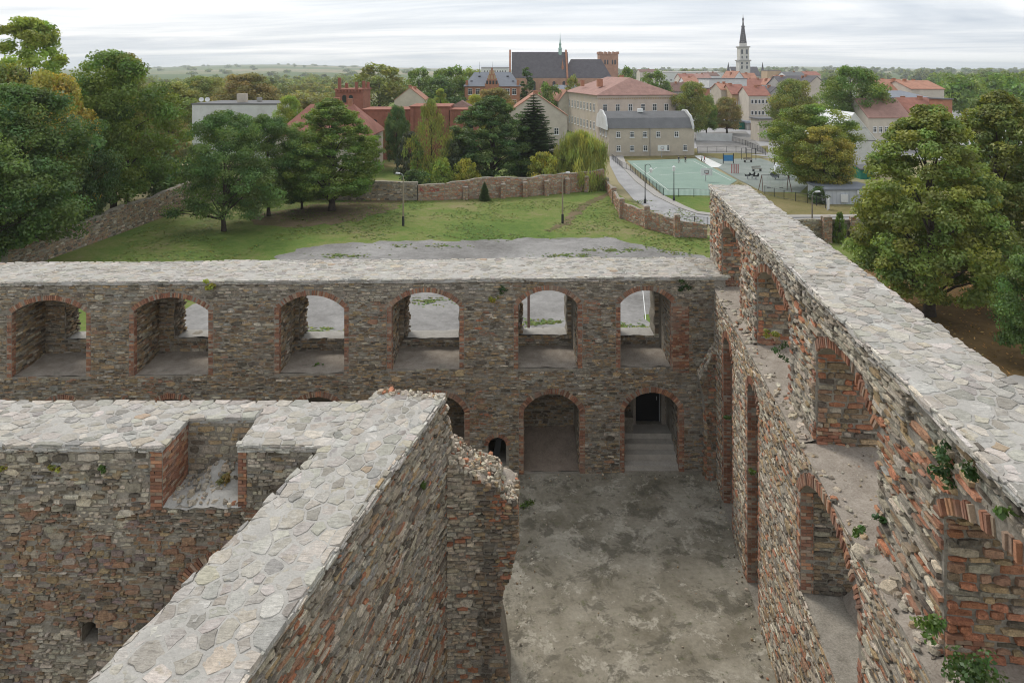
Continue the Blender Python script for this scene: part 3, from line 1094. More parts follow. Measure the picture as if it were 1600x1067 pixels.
MB().box(dx1 - 0.1, dx1 - 0.07, y0 + 2.4, y0 + 2.47, 1.0, 3.05).build('door_edge', M['steel'], dr)
pl = MB().add([(bx(768), y0 + 0.25, 0.38), (bx(778), y0 + 0.25, 0.38), (bx(786), y0 + 0.5, 1.5), (bx(778), y0 + 0.5, 1.5),
               (bx(768), y0 + 0.33, 0.38), (bx(778), y0 + 0.33, 0.38), (bx(786), y0 + 0.58, 1.5), (bx(778), y0 + 0.58, 1.5)],
              [(0, 1, 2, 3), (7, 6, 5, 4), (0, 4, 5, 1), (1, 5, 6, 2), (2, 6, 7, 3), (3, 7, 4, 0)]).build('plank', M['dark'])
tag(pl, 'dark plank leaning inside the small arched hole of the arcade wall', 'plank')
ql, qr = fB.p(UL, 0), fB.p(UR + 0.1, 0)
BW.cap([(ql[0], ql[1] - 0.06), (qr[0], qr[1] - 0.06), (qr[0], qr[1] + 3.12), (ql[0], ql[1] + 3.12)], BT + 0.03, sp=0.31, stretch=1.25, gap=0.022, bed=0.2,
       zfun=lambda x, y: 0.05 * nz(x, y, 0.4, 8))
BW.clad(Frame(fB.p(0, 0, 0.05), fB.U, fB.V, fB.N), UL, 8.9, BT - .12, BT + .045, P_cap, rowh=(0.03, 0.06), sw=(0.15, 0.6), dep=(0.0, 0.05), wav=0.02, gap=0.005)
# corner: brick quoin and the broken springing of a vault
BW.bricks(Frame(fB.p(0, 0, 0.03), fB.U, fB.V, fB.N), bx(1052), bx(1078), 4.3, 7.2, 0.27)
BW.finish()

VS = Wall('vault_springer', 'broken vault springer with brick edge in the courtyard corner beside the steps', (8.4, 30.2, 0), 'masonry stub', seed=21)
fV = Frame((8.95, 30.45, 0), (-1, 0, 0), (0, 0, 1), (0, -1, 0))
fV2 = Frame(fV.p(0, 0, 0.5), fV.U, fV.V, fV.N)
vpr = [(0.65, 0.0), (0.62, 2.2), (0.75, 3.4), (0.95, 4.3), (0.7, 4.8), (0.45, 5.3), (0.0, 5.9)]
extrude_holes(VS.core, fV2, [(-.1, 0.0)] + vpr + [(-.1, 6.0)], [], 0.56)


def vlim(v):
    for (a, b), (c, d) in zip(vpr, vpr[1:]):
        if b <= v <= d:
            return [(-.1, a + (c - a) * (v - b) / (d - b) + 0.04)]
    return []


VS.clad(fV2, 0, 1, 0, 5.9, P_red, rowh=(0.06, 0.14), sw=(0.14, 0.36), limit=vlim, dep=(0.0, 0.09))
VS.clad(Frame((8.3, 30.45, 0), (0, -1, 0), (0, 0, 1), (-1, 0, 0)), 0, 0.5, 0, 3.0, P_jamb, rowh=(0.08, 0.15), sw=(0.15, 0.4), dep=(0.0, 0.1))
for (a, b), (c_, d) in zip(vpr[3:], vpr[4:]):
    VS.rubble([(8.95 - a, 29.93), (8.95 - c_, 29.93), (8.95 - c_, 30.45), (8.95 - a, 30.45)], lambda s, t, b=b, d=d: b + (d - b) * s + 0.03, 60, (0.08, 0.25))
VS.finish(200)

# ------------------------------------------------------------------ right-hand wall
RW = Wall('window_wall', 'tall rubble wall with paved top and big arched windows receding along the courtyard', (5.7, 6, 0), seed=31)
fU = Frame((5.7, 0, 0), (0.1136, 1, 0), (0, 0, 1), (-1, 0.1136, 0))
fL = Frame((5.3, 0, 0), (0.1136, 1, 0), (0, 0, 1), (-1, 0.1136, 0))
RT, LD = 11.94, 7.95
WU = [Arch(a, b, LD - 0.03, 10.25, 0.7, 0.28, 0.04) for a, b in ((7.3, 11.4), (14.0, 17.9), (20.2, 24.3), (26.9, 30.9))]
WL = [Arch(7.3, 11.4, 4.2, 6.7, 0.9, 0.3, 0.25), Arch(14.0, 17.9, 4.2, 6.75, 0.9, 0.3, 0.25), Arch(22.4, 24.0, 0.02, 6.5, 0.55, 0.28, 0.25), Arch(26.5, 28.4, 0.02, 6.4, 0.55, 0.28, 0.25)]
extrude_holes(RW.core, fU, [(4.5, LD - 0.3), (33.9, LD - 0.3), (34.1, 9.5), (33.7, RT), (4.5, RT)], [a.loop() for a in WU], 1.65)
extrude_holes(RW.core, fL, [(4.5, 0), (31.2, 0), (31.2, LD), (4.5, LD)], [a.loop() for a in WL], 2.02)
RW.core.box(RX(32, 5.75), RX(32, 7.3), 31.0, 33.95, 0, LD - 0.1)
# closing wall behind the tall ground openings
for a in WL[2:]:
    RW.core.add([tuple(fL.p(a.u0 - .2, 0, -1.6)), tuple(fL.p(a.u1 + .2, 0, -1.6)), tuple(fL.p(a.u1 + .2, 7.2, -1.6)), tuple(fL.p(a.u0 - .2, 7.2, -1.6))], [(0, 1, 2, 3)])


def pr(u, v):
    k = nz(u, v, 0.4, 6) + 0.5 * nz(u, v, 1.3, 9)
    return P_grey if k > 0.15 or v > 11.3 else P_right


pr.uv = True
P_rlow = palette([(3, PALE), (5, GREY), (2.5, OCHRE), (1.5, RUST), (0.7, BRICK), (1.6, DARK), (1, BROWN)], 0.22)
RW.overlay(fU, 5.5, 33.5, LD + .1, RT - .1, pr, WU, 260, 160, d=0.05)
RW.overlay(fL, 7, 30, 0.1, LD - .15, P_rlow, WL, 260, 300, d=0.035)
RW.clad(fU, 5.0, 33.8, LD, RT - 0.02, pr, WU, rowh=(0.035, 0.12), sw=(0.14, 0.65), dep=(-0.004, 0.085), gap=0.008, wav=0.15, keep=0.96)
RW.clad(fL, 6.5, 30.3, 0.0, LD - 0.02, P_rlow, WL, rowh=(0.032, 0.095), sw=(0.14, 0.55), dep=(-0.004, 0.055), gap=0.007, wav=0.12, keep=0.96)
for a in WU:
    RW.ring(fU, a, 0.06, 0.42, bh=0.085)
    RW.jamb(fU, a.u1, 1, a.sill, a.spring, 0.3, miss=0.6, d=0.06)
    RW.jamb(fU, a.u0, -1, a.sill, a.spring, 0.3, miss=0.6, d=0.06)
for a in WL:
    RW.ring(fL, a, 0.04, 0.04)
    RW.jamb(fL, a.u1, 1, a.sill, a.spring, 0.25, miss=0.3)
    RW.jamb(fL, a.u0, -1, a.sill, a.spring, 0.25, miss=0.3)
out = np.array((0.9936, -0.1129, 0))
for a in WU:
    fj = Frame(fU.p(a.u1, 0, 0), out, (0, 0, 1), (-0.11, -1, 0))
    RW.clad(fj, 0.02, 1.64, a.sill - 0.1, a.spring + 0.25, P_jamb, rowh=(0.08, 0.2), sw=(0.14, 0.55), dep=(0.005, 0.08))
    RW.bricks(fj, 0.0, 0.6, a.sill - 0.1, a.sill + 0.5, 0.27, miss=0.2, d=0.05)
for i, a in enumerate(WL):
    fj = Frame(fL.p(a.u1, 0, 0), out, (0, 0, 1), (-0.11, -1, 0))
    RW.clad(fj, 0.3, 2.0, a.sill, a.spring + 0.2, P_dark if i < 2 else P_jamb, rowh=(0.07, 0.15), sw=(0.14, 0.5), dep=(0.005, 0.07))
    RW.bricks(fj, 0.0, 0.32, a.sill, a.spring, 0.27, miss=0.12)
    # arch soffit bricks seen from below the ring
# ledge and sills
for i in range(4):
    a = WU[i]
    p = [fL.p(a.u0, 0, 0.02), fL.p(a.u1, 0, 0.02), fU.p(a.u1, 0, -1.65), fU.p(a.u0, 0, -1.65)]
    lumpy('window_sill', [(q[0], q[1]) for q in p], lambda s, t: LD + 0.03 + 0.03 * t, M['sand'], RW.root, 0.12, 0.05, (5.7, 6, 0), seed=i + 2.0)
    RW.rubble([(q[0], q[1]) for q in p], lambda s, t: LD + 0.03 + 0.03 * t, 90, (0.03, 0.14))
    RW.rubble([(q[0], q[1]) for q in (p[0], p[1], p[1] + (p[2] - p[1]) * .18, p[0] + (p[3] - p[0]) * .18)], lambda s, t: LD + 0.05, 22, (0.12, 0.34), None, 0.22)
pu = [5.0] + [x for a in WU for x in (a.u0, a.u1)] + [31.1]
for i in range(0, len(pu), 2):
    p = [fL.p(pu[i], 0, 0.02), fL.p(pu[i + 1], 0, 0.02), fU.p(pu[i + 1], 0, -.02), fU.p(pu[i], 0, -.02)]
    lumpy('ledge', [(q[0], q[1]) for q in p], lambda s, t: LD + 0.02 + 0.1 * t ** 2, M['sand'], RW.root, 0.11, 0.07, (5.7, 6, 0), seed=i + 12.0)
    RW.rubble([(q[0], q[1]) for q in p], lambda a, b: LD + 0.03 + 0.1 * b, int(12 * (pu[i + 1] - pu[i])), (0.12, 0.4), None, 0.22)
for i, a in enumerate(WL[:2]):
    p = [fL.p(a.u0, 0, 0.05), fL.p(a.u1, 0, 0.05), fL.p(a.u1, 0, -2.0), fL.p(a.u0, 0, -2.0)]
    lumpy('niche_rubble', [(q[0], q[1]) for q in p], lambda s, t: 3.1 + 1.2 * min(1, t * 1.5) + 0.15 * s, M['sand'], RW.root, 0.12, 0.14, (5.7, 6, 0), seed=i + 22.0)
    RW.rubble([(q[0], q[1]) for q in p], lambda s, t: 3.1 + 1.2 * min(1, t * 1.5) + 0.15 * s, 170, (0.08, 0.34))
for a, dz in ((WU[0], 0.55), (WU[1], 0.5)):
    p0, p1 = fU.p(a.u0 - 0.2, a.spring + dz, -0.5), fU.p(a.u1 + 0.15, a.spring + dz, -0.5)
    mb = MB()
    for w in (0.0,):
        mb.tube([tuple(p0), tuple(p1)], 0.06, 4)
    mb.v = [tuple(np.array(v) - RW.loc) for v in mb.v]
    mb.build('timber_lintel', M['wood'], RW.root)
# slate-stacked ends where the parapet steps
for y in (12.5, 18.9):
    fs_ = Frame(fU.p(y, 0, 0.16), fU.U, fU.V, fU.N)
    RW.core.add([tuple(fU.p(y, 11.25, -.1)), tuple(fU.p(y + 12 if y > 18 else y + 5.6, 11.25, -.1)), tuple(fU.p(y + 12 if y > 18 else y + 5.6, 11.25, 0.12)), tuple(fU.p(y, 11.25, 0.12)),
                 tuple(fU.p(y, RT, -.1)), tuple(fU.p(y + 12 if y > 18 else y + 5.6, RT, -.1)), tuple(fU.p(y + 12 if y > 18 else y + 5.6, RT, 0.12)), tuple(fU.p(y, RT, 0.12))],
                [(0, 1, 2, 3), (7, 6, 5, 4), (0, 3, 7, 4), (3, 2, 6, 7), (2, 1, 5, 6)])
    RW.clad(Frame(fU.p(0, 0, 0.12), fU.U, fU.V, fU.N), y, y + 12 if y > 18 else y + 5.6, 11.25, RT - 0.02, P_grey, rowh=(0.05, 0.10), sw=(0.2, 0.6), dep=(0.01, 0.07))
    RW.clad(Frame(fU.p(y, 0, 0.12), out, (0, 0, 1), (-0.11, -1, 0)), -0.02, 0.24, 11.25, RT - 0.02, P_grey, rowh=(0.05, 0.1), sw=(0.2, 0.6), dep=(0.01, 0.04))
e = lambda Y, w: tuple(fU.p(Y, 0, w)[:2])
rz_ = lambda x, y: 0.03 * nz(x, y, 0.5, 5)
RW.cap([e(4.6, 0.16), e(18.9, 0.14), e(18.9, -1.75), e(4.6, -1.75)], RT + 0.03, sp=0.31, stretch=1.15, gap=0.018, zfun=rz_, rag=0.08)
RW.cap([e(18.92, 0.14), e(33.8, 0.1), e(33.8, -1.7), e(18.92, -1.74)], RT + 0.03, sp=0.29, stretch=1.2, gap=0.018, zfun=rz_, rag=0.12)
RW.clad(Frame(fU.p(0, 0, 0.14), fU.U, fU.V, fU.N), 5, 33.6, RT - .13, RT + .045, P_cap, rowh=(0.03, 0.06), sw=(0.15, 0.6), dep=(0.0, 0.06), wav=0.02, gap=0.005)
# ragged far end
fE = Frame(fU.p(33.9, 0, 0), (0.9936, -0.1129, 0), (0, 0, 1), (0.11, 1, 0))
RW.finish()

# ------------------------------------------------------------------ foreground wall
FW = Wall('broken_wall', 'thick broken wall with pale paved top running out from the lower edge', (-4.5, 12, 0), seed=41)
fF = Frame((-6.49, 0, 0), (0.2338, 1, 0), (0, 0, 1), (1, -0.2338, 0))
lft = lambda Y: (-8.896 + 0.262 * Y)
FT = 8.44
FW.core.prism([(fF.p(5, 0)[0], 5), (fF.p(19.35, 0)[0], 19.35), (lft(19.6), 19.6), (lft(5), 5)], 0, FT)
prof = [(19.2, 0), (22.7, 0), (22.6, 3.8), (22.5, 4.9), (21.6, 5.3), (21.0, 5.7), (20.6, 6.2), (20.3, 6.7), (20.1, 7.2), (19.85, 7.6), (19.75, 8.1), (19.5, FT - 0.02), (19.2, FT - 0.02)]
extrude_holes(FW.core, Frame(fF.p(0, 0, -0.004), fF.U, fF.V, fF.N), prof, [], 1.75)


def plim(v):
    pts = [(22.7, 0), (22.6, 3.8), (22.5, 4.9), (21.6, 5.3), (21.0, 5.7), (20.6, 6.2), (20.3, 6.7), (20.1, 7.2), (19.85, 7.6), (19.75, 8.1), (19.5, FT)]
    for (a, b), (c, d) in zip(pts, pts[1:]):
        if b <= v <= d:
            return [(6.0, a + (c - a) * (v - b) / (d - b) + 0.1 * nz(v, 3, 4))]
    return [(6.0, 19.5)]


P_fg = palette([(5, GREY), (3, PALE), (2, BLUE), (1.6, DARK), (1.3, OCHRE), (0.5, BRICK), (0.8, RUST)])
P_fgred = palette([(4, GREY), (3, PALE), (1.6, BRICK), (2, RUST), (1.5, DARK), (1, OCHRE)])
P_fgsand = palette([(4, PALE), (3, (0.44, 0.38, 0.30)), (2, GREY), (1, BRICK)])


def pf(u, v):
    k = nz(u, v, 0.33, 12) + 0.5 * nz(u, v, 1.2, 13)
    if u > 20.2 and v > 2.5:
        return P_fgsand
    if k > 0.12:
        return P_fgred
    return P_fg


pf.uv = True
FW.clad(fF, 6, 22, 0.0, FT - 0.02, pf, rowh=(0.035, 0.095), sw=(0.13, 0.5), dep=(-0.004, 0.075), limit=plim, gap=0.007, wav=0.15, keep=0.97)
FW.overlay(fF, 8, 21.5, 0.2, FT - .15, pf, (), 330, 300, limit=plim, d=0.03)
# broken end facing the far wall steps: stones on the slope
for (a, b), (c, d) in zip(prof[3:-1], prof[4:]):
    pa, pb_ = fF.p(a, b, 0), fF.p(c, d, 0)
    p2a, p2b = fF.p(a, b, -1.75), fF.p(c, d, -1.75)
    if abs(a - c) < 0.02:
        continue
    lumpy('broken_top', [(p2b[0], p2b[1]), (pb_[0], pb_[1]), (pa[0], pa[1]), (p2a[0], p2a[1])], lambda s, t, b=b, d=d: d + (b - d) * t + 0.03, M['sand'], FW.root, 0.1, 0.10, (-4.5, 12, 0), seed=a)
    FW.rubble([(p2b[0], p2b[1]), (pb_[0] + .05, pb_[1]), (pa[0] + .05, pa[1]), (p2a[0], p2a[1])], lambda s, t, b=b, d=d: d + (b - d) * t + 0.04, int(30 + 90 * math.hypot(a - c, b - d)), (0.08, 0.3))
FW.cap([tuple(fF.p(5, 0, 0.07)[:2]), tuple(fF.p(19.5, 0, 0.05)[:2]), (lft(19.7) - .05, 19.7), (lft(5) - .05, 5)], FT + 0.03, sp=0.32, stretch=1.35, gap=0.018, bed=0.10, rag=0.05,
       zfun=lambda x, y: 0.04 * nz(x, y, 0.5, 5))
FW.clad(Frame(fF.p(0, 0, 0.06), fF.U, fF.V, fF.N), 6, 19.45, FT - .13, FT + .045, P_cap, rowh=(0.03, 0.06), sw=(0.15, 0.6), dep=(0.0, 0.06), wav=0.02, gap=0.005)
FW.finish(300)

# spur at its end
SP = Wall('wall_spur', 'crumbling spur of stone and brick at the end of the broken wall', (-0.7, 20.4, 0), 'masonry stub', seed=51)
fS = Frame((-1.9, 19.8, 0), (1, 0, 0), (0, 0, 1), (0, -1, 0))
spr = [(1.86, 0), (1.70, 1.17), (1.54, 1.9), (1.63, 2.87), (1.83, 3.26), (2.06, 4.32), (2.04, 5.25), (1.6, 5.4), (1.45, 5.75), (0.9, 5.95), (0.45, 6.2), (0.1, 6.45)]
sprof = [(0, 0)] + spr + [(0, 6.5)]
extrude_holes(SP.core, fS, sprof, [], 1.35)


def slim(v):
    for (a, b), (c, d) in zip(spr, spr[1:]):
        if b <= v <= d:
            return [(0.05, a + (c - a) * (v - b) / (d - b) + 0.05)]
    return []


def ps(u, v):
    return P_jamb if u > 1.4 and nz(u, v, 1.0, 3) > -0.1 else P_dark if u > 0.95 else P_fgsand


ps.uv = True
SP.overlay(fS, 0, 0.95, 0.1, 6, ps, (), 10, 60, limit=slim)
SP.clad(fS, 0, 2, 0, 6.4, ps, rowh=(0.06, 0.12), sw=(0.14, 0.4), dep=(0.0, 0.12), limit=slim)
for (a, b), (c, d) in zip(spr[6:-1], spr[7:]):
    lumpy('broken_top', [(-1.9 + c, 19.77), (-1.9 + a, 19.77), (-1.9 + a, 21.2), (-1.9 + c, 21.2)], lambda s, t, b=b, d=d: d + (b - d) * s + 0.04, M['sand'], SP.root, 0.09, 0.14, (-0.7, 20.4, 0), seed=a)
    SP.rubble([(-1.9 + c, 19.75), (-1.87 + a, 19.75), (-1.87 + a, 21.2), (-1.9 + c, 21.2)], lambda s, t, b=b, d=d: d + (b - d) * s + 0.06, int(30 + 120 * math.hypot(a - c, b - d)), (0.07, 0.28))
fSr = Frame((0.12, 19.8, 0), (0, 1, 0), (0, 0, 1), (1, 0, 0))
SP.clad(fSr, 0, 1.3, 3.9, 5.2, P_jamb, rowh=(0.07, 0.12), sw=(0.14, 0.4), dep=(0.0, 0.1))
SP.finish(250)

# ------------------------------------------------------------------ cross wall on the left
CW = Wall('notched_wall', 'rubble wall with paved top and a brick-edged notch, joining the broken wall', (-12, 17, 0), seed=61)
fC = Frame((0, 16.95, 0), (1, 0, 0), (0, 0, 1), (0, -1, 0))
CT = 8.44
N0, N1, NZ = -8.41, -6.6, 6.95
lowarch = Arch(-7.95, -5.5, 3.6, 4.75, 1.0, 0.26, 0.12)
hole = Arch(xat(128, 16.95), xat(153, 16.95), zat(1003, 16.95), zat(985, 16.95), 0.22, 0.0, 0.0)
extrude_holes(CW.core, fC, [(-21, 0), (-4.55, 0), (-4.55, CT), (N1, CT), (N1, NZ), (N0, NZ), (N0, CT), (-21, CT)], [lowarch.loop(), hole.loop()], 1.3)
CW.core.box(-21, -4.5, 18.254, 19.1, 0, CT)


class _Notch:
    def blocked(s, v):
        return (N0 - 0.3, N1 + 0.22) if v > NZ else None


P_cwlow = palette([(3, BROWN), (4, RUST), (2, GREY), (1.5, OCHRE), (1, DARK), (1, (0.25, 0.2, 0.19))])
P_cwmid = palette([(4, GREY), (2, BROWN), (2, DARK), (1.5, RUST), (1, PALE)])
P_cwpale = palette([(4, PALE), (3, GREY), (2, (0.4, 0.36, 0.31)), (1, BROWN)])


def pc(u, v):
    k = nz(u, v, 0.4, 15) + 0.5 * nz(u, v, 1.5, 16)
    if 5.28 < v < 5.4 and u < -8.5:
        return P_cwpale
    if v > 7.3 + 0.4 * k:
        return P_grey
    if k > 0.42:
        return P_cwpale
    if v > 6.4 + 0.7 * k:
        return P_cwmid
    if v < 3.5 + 1.5 * nz(u, 1, 0.3, 2) and u > -11.5:
        return P_cwpale
    return P_cwlow


pc.uv = True
CW.clad(fC, -14.5, -4.6, 1.0, CT - 0.02, pc, [_Notch(), lowarch, hole], rowh=(0.045, 0.13), sw=(0.11, 0.4), dep=(-0.004, 0.075), gap=0.009, wav=0.2, keep=0.97)
CW.overlay(fC, -14, -4.7, 1.2, CT - .1, pc, [_Notch(), lowarch, hole], 330, 260, d=0.03)
CW.jamb(fC, N0, -1, NZ - 0.05, CT - 0.03, 0.3, 0.085, miss=0.0)
CW.jamb(fC, N1, 1, NZ - 0.1, CT - 0.03, 0.22, 0.085, miss=0.0)
CW.bricks(Frame((N0, 16.95, 0), (0, 1, 0), (0, 0, 1), (1, 0, 0)), 0.0, 1.3, NZ - 0.02, CT - 0.03, 0.27, 0.085, miss=0.0)
CW.clad(Frame((0, 18.252, 0), (1, 0, 0), (0, 0, 1), (0, -1, 0)), N0 + 0.02, N1, NZ, CT - 0.02, palette([(4, GREY), (3, (0.36, 0.32, 0.25)), (2, OCHRE), (1, DARK)]), rowh=(0.09, 0.17), sw=(0.16, 0.45), dep=(0.005, 0.03), gap=0.014)
CW.ring(fC, lowarch, 0.04, 0.0)
lumpy('notch_rubble', [(N0 + .02, 16.9), (N1 + .1, 16.9), (N1 + .1, 18.3), (N0 + .02, 18.3)], lambda s, t: NZ + 0.03 + 0.38 * math.exp(-((s - .55) / .35) ** 2) * t, M['mortar_pale'], CW.root, 0.08, 0.12, (-12, 17, 0), seed=4.0)
CW.rubble([(N0 + .05, 16.95), (N1, 16.95), (N1, 18.2), (N0 + .05, 18.2)], lambda s, t: NZ + 0.06 + 0.38 * math.exp(-((s - .55) / .35) ** 2) * t, 120, (0.05, 0.22))
czf = lambda x, y: 0.03 * nz(x, y, 0.5, 9)
CW.cap([(-21, 16.88), (N0 + .02, 16.88), (N0 + .02, 19.16), (-21, 19.16)], CT + 0.03, sp=0.30, stretch=1.35, gap=0.019, zfun=czf, pal=P_cap)
CW.cap([(N0 + .03, 18.22), (N1, 18.22), (N1, 19.15), (N0 + .03, 19.15)], CT + 0.028, sp=0.30, stretch=1.3, gap=0.019, zfun=czf)
CW.cap([(N1 + .01, 16.88), (lft(16.9) + .1, 16.88), (lft(19.1) + .1, 19.16), (N1 + .01, 19.16)], CT + 0.026, sp=0.34, stretch=1.2, gap=0.02, zfun=czf)
for a_, b_ in ((-14.5, N0 + .02), (N1, -4.6)):
    CW.clad(Frame((0, 16.885, 0), (1, 0, 0), (0, 0, 1), (0, -1, 0)), a_, b_, CT - .12, CT + .045, P_cap, rowh=(0.03, 0.06), sw=(0.15, 0.5), dep=(0.0, 0.05), wav=0.02, gap=0.005)
CW.finish()


# ------------------------------------------------------------------ loose rubble at the foot of the walls
LR = Wall('loose_rubble', 'loose stones and crumbs lying on the courtyard floor along the walls', (0, 25, 0), 'rubble', seed=81)
LR.rubble([(-0.5, 29.9), (8.3, 29.9), (8.4, 30.38), (-0.5, 30.38)], lambda s, t: 0.02, 70, (0.03, 0.14))
LR.rubble([(RX(20) - .55, 20), (RX(20) - .02, 20), (RX(30) - .02, 30), (RX(30) - .5, 30)], lambda s, t: 0.02, 90, (0.03, 0.15))
LR.rubble([(-0.3, 21.3), (0.6, 21.3), (1.2, 29.5), (-0.8, 29.5)], lambda s, t: 0.02, 60, (0.03, 0.14))
LR.rubble([(-0.5, 20), (7.5, 20), (8.2, 30), (-0.5, 30)], lambda s, t: 0.012, 150, (0.02, 0.09))
LR.root['kind'] = 'stuff'
LR.finish(0)


# ------------------------------------------------------------------ grounds
G = lambda x, y: gp(x, y)[:2]
sheet('lawn', [(-60, 32), (40, 32), (46, 62), (42, 72), (20, 74), (17, 84), (14, 104), (-3, 98), (-24, 95), (-38, 96), (-46, 76), (-64, 66)], 0.0, M['grass'], rag=0.0)
sheet('asphalt_yard', [G(x, y) for x, y in ((425, 404), (470, 387), (540, 379), (700, 375), (860, 372), (960, 372), (1000, 382), (1040, 392), (1100, 398))] + [(19, 60), (9.6, 50), (8.9, 44), (8.8, 36), (-24, 36), (-25, 48), (-22, 56)],
      0.006, M['asphalt'], rag=0.55, seed=3)
WEEDS = ((1.8, 48.5, 2.6, .5), (-6, 53, 1.2, .8), (-13, 47, 2.2, .7), (-18, 50, 1.6, 1.0), (7.6, 47.5, 1.8, .9), (-3, 62, 2.5, .5), (5, 66, 2.2, .6), (-9, 69.5, 3.0, .6), (-16, 66, 2.0, .7), (10, 68, 2.4, .7))
stripw = gp(1003, 440)[:2], gp(1009, 500)[:2]
sheet('bare_earth', [G(x, y) for x, y in ((395, 352), (470, 356), (560, 345), (625, 322), (640, 312), (560, 314), (470, 322), (400, 335))], 0.008, M['earth'], rag=0.8, seed=4)
sheet('trodden_path', [G(878, 346), (G(905, 320)), G(950, 301), G(956, 303), G(915, 325), G(890, 350), G(860, 362), G(850, 361)], 0.009, M['earth'], rag=0.35, seed=8)
sheet('garden_lawn', [(-46, 97), (13, 103), (17, 128), (-10, 132), (-40, 128)], 0.0, M['grass'])
sheet('garden_path', [G(x, y) for x, y in ((575, 262), (640, 262), (640, 257), (628, 248), (608, 241), (585, 238), (585, 243), (603, 246), (617, 252), (618, 256), (575, 256))], 0.008, M['drygrass'], rag=0.3)
# the road beyond the pillared wall, with pavement
road_c = [(952, 240), (953, 258), (966, 284), (990, 312), (1030, 336), (1075, 349), (1130, 352), (1200, 350), (1345, 347), (1480, 346)]
road_r = [(962, 240), (969, 258), (993, 284), (1022, 306), (1060, 325), (1090, 335), (1130, 340), (1200, 341), (1345, 340), (1480, 339)]
sheet('road', [G(x, y) for x, y in road_c] + [G(x, y) for x, y in reversed(road_r)], 0.004, M['road'])
pv = [(x + 9, y - 2.5) if i < 5 else (x, y - 3.5) for i, (x, y) in enumerate(road_r)]
mbp = MB()
A_, B_ = [G(x, y) for x, y in road_r], [G(x, y) for x, y in pv]
for i in range(len(A_) - 1):
    mbp.prism([A_[i], A_[i + 1], B_[i + 1], B_[i]], -0.02, 0.12)
o = mbp.build('pavement', M['plaster_grey'])
o['kind'] = 'structure'
sheet('verge', [G(x, y) for x, y in ((975, 256), (1000, 280), (1030, 302), (1075, 325), (1110, 335), (1345, 336), (1440, 334), (1440, 300), (1200, 296), (1030, 306))], 0.002, M['grass'])
sheet('dry_verge', [G(x, y) for x, y in ((1150, 285), (1200, 296), (1300, 318), (1385, 325), (1400, 336), (1200, 336), (1130, 320))], 0.005, M['drygrass'], rag=0.8)
sheet('far_verge', [G(x, y) for x, y in ((945, 254), (1095, 246), (1200, 240), (1200, 228), (1090, 232), (945, 244))], 0.0035, M['drygrass'])
sheet('sports_court', [G(x, y) for x, y in ((980, 251.5), (1086, 248), (1152, 282), (1112, 306), (1037, 305))], 0.008, M['court'])
ln = MB()
def strip(p, q, w=0.09, z=0.014):
    p, q = np.array(p), np.array(q)
    d = (q - p) / np.linalg.norm(q - p)
    n = np.array((-d[1], d[0])) * w / 2
    ln.add([(*(p - n), z), (*(q - n), z), (*(q + n), z), (*(p + n), z)], [(0, 1, 2, 3)])
for a, b in (((990, 256), (1083, 252)), ((1083, 252), (1142, 282)), ((990, 256), (1045, 298)), ((1030, 274), (1112, 268)), ((1045, 298), (1108, 297)), ((1010, 272), (1026, 262)), ((1026, 262), (1060, 262))):
    strip(G(*a), G(*b))
strip(stripw[0], stripw[1], .06, .016)
o = ln.build('court_markings', M['plaster_white'])
o['kind'] = 'structure'
sheet('playground_surface', [G(x, y) for x, y in ((1098, 249), (1130, 245), (1175, 244), (1235, 262), (1262, 290), (1250, 301), (1192, 300), (1150, 279))], 0.009, M['rubber'], rag=0.0)
sheet('light_path', [G(x, y) for x, y in ((1085, 244), (1096, 243), (1128, 258), (1122, 262), (1112, 262))], 0.013, M['plaster_white'])
sheet('play_lawn', [G(x, y) for x, y in ((1100, 243), (1150, 239), (1205, 246), (1170, 248), (1125, 249))], 0.016, M['drygrass'])
sheet('school_yard', [G(x, y) for x, y in ((1090, 240), (1200, 240), (1165, 205), (1085, 208))], 0.007, M['asphalt'])
sheet('litter_ground', [(17, 38), (60, 38), (70, 62), (48, 66), (21, 60)], 0.01, M['litter'], rag=0.9)
sheet('park_path', [(18.5, 36), (60, 30), (60, 38), (17.5, 41)], 0.014, M['plaster_grey'], rag=0.5)
sheet('street', [(12, 128), (17, 128), (31, 260), (25, 260)], 0.006, M['road'])
sheet('town_ground', [(-70, 130), (14, 131), (20, 260), (120, 240), (150, 420), (-60, 420), (-95, 200)], -0.02, M['grass'])
sheet('town_paving', [(18, 142), (120, 130), (330, 420), (330, 560), (20, 560)], -0.012, M['road'])


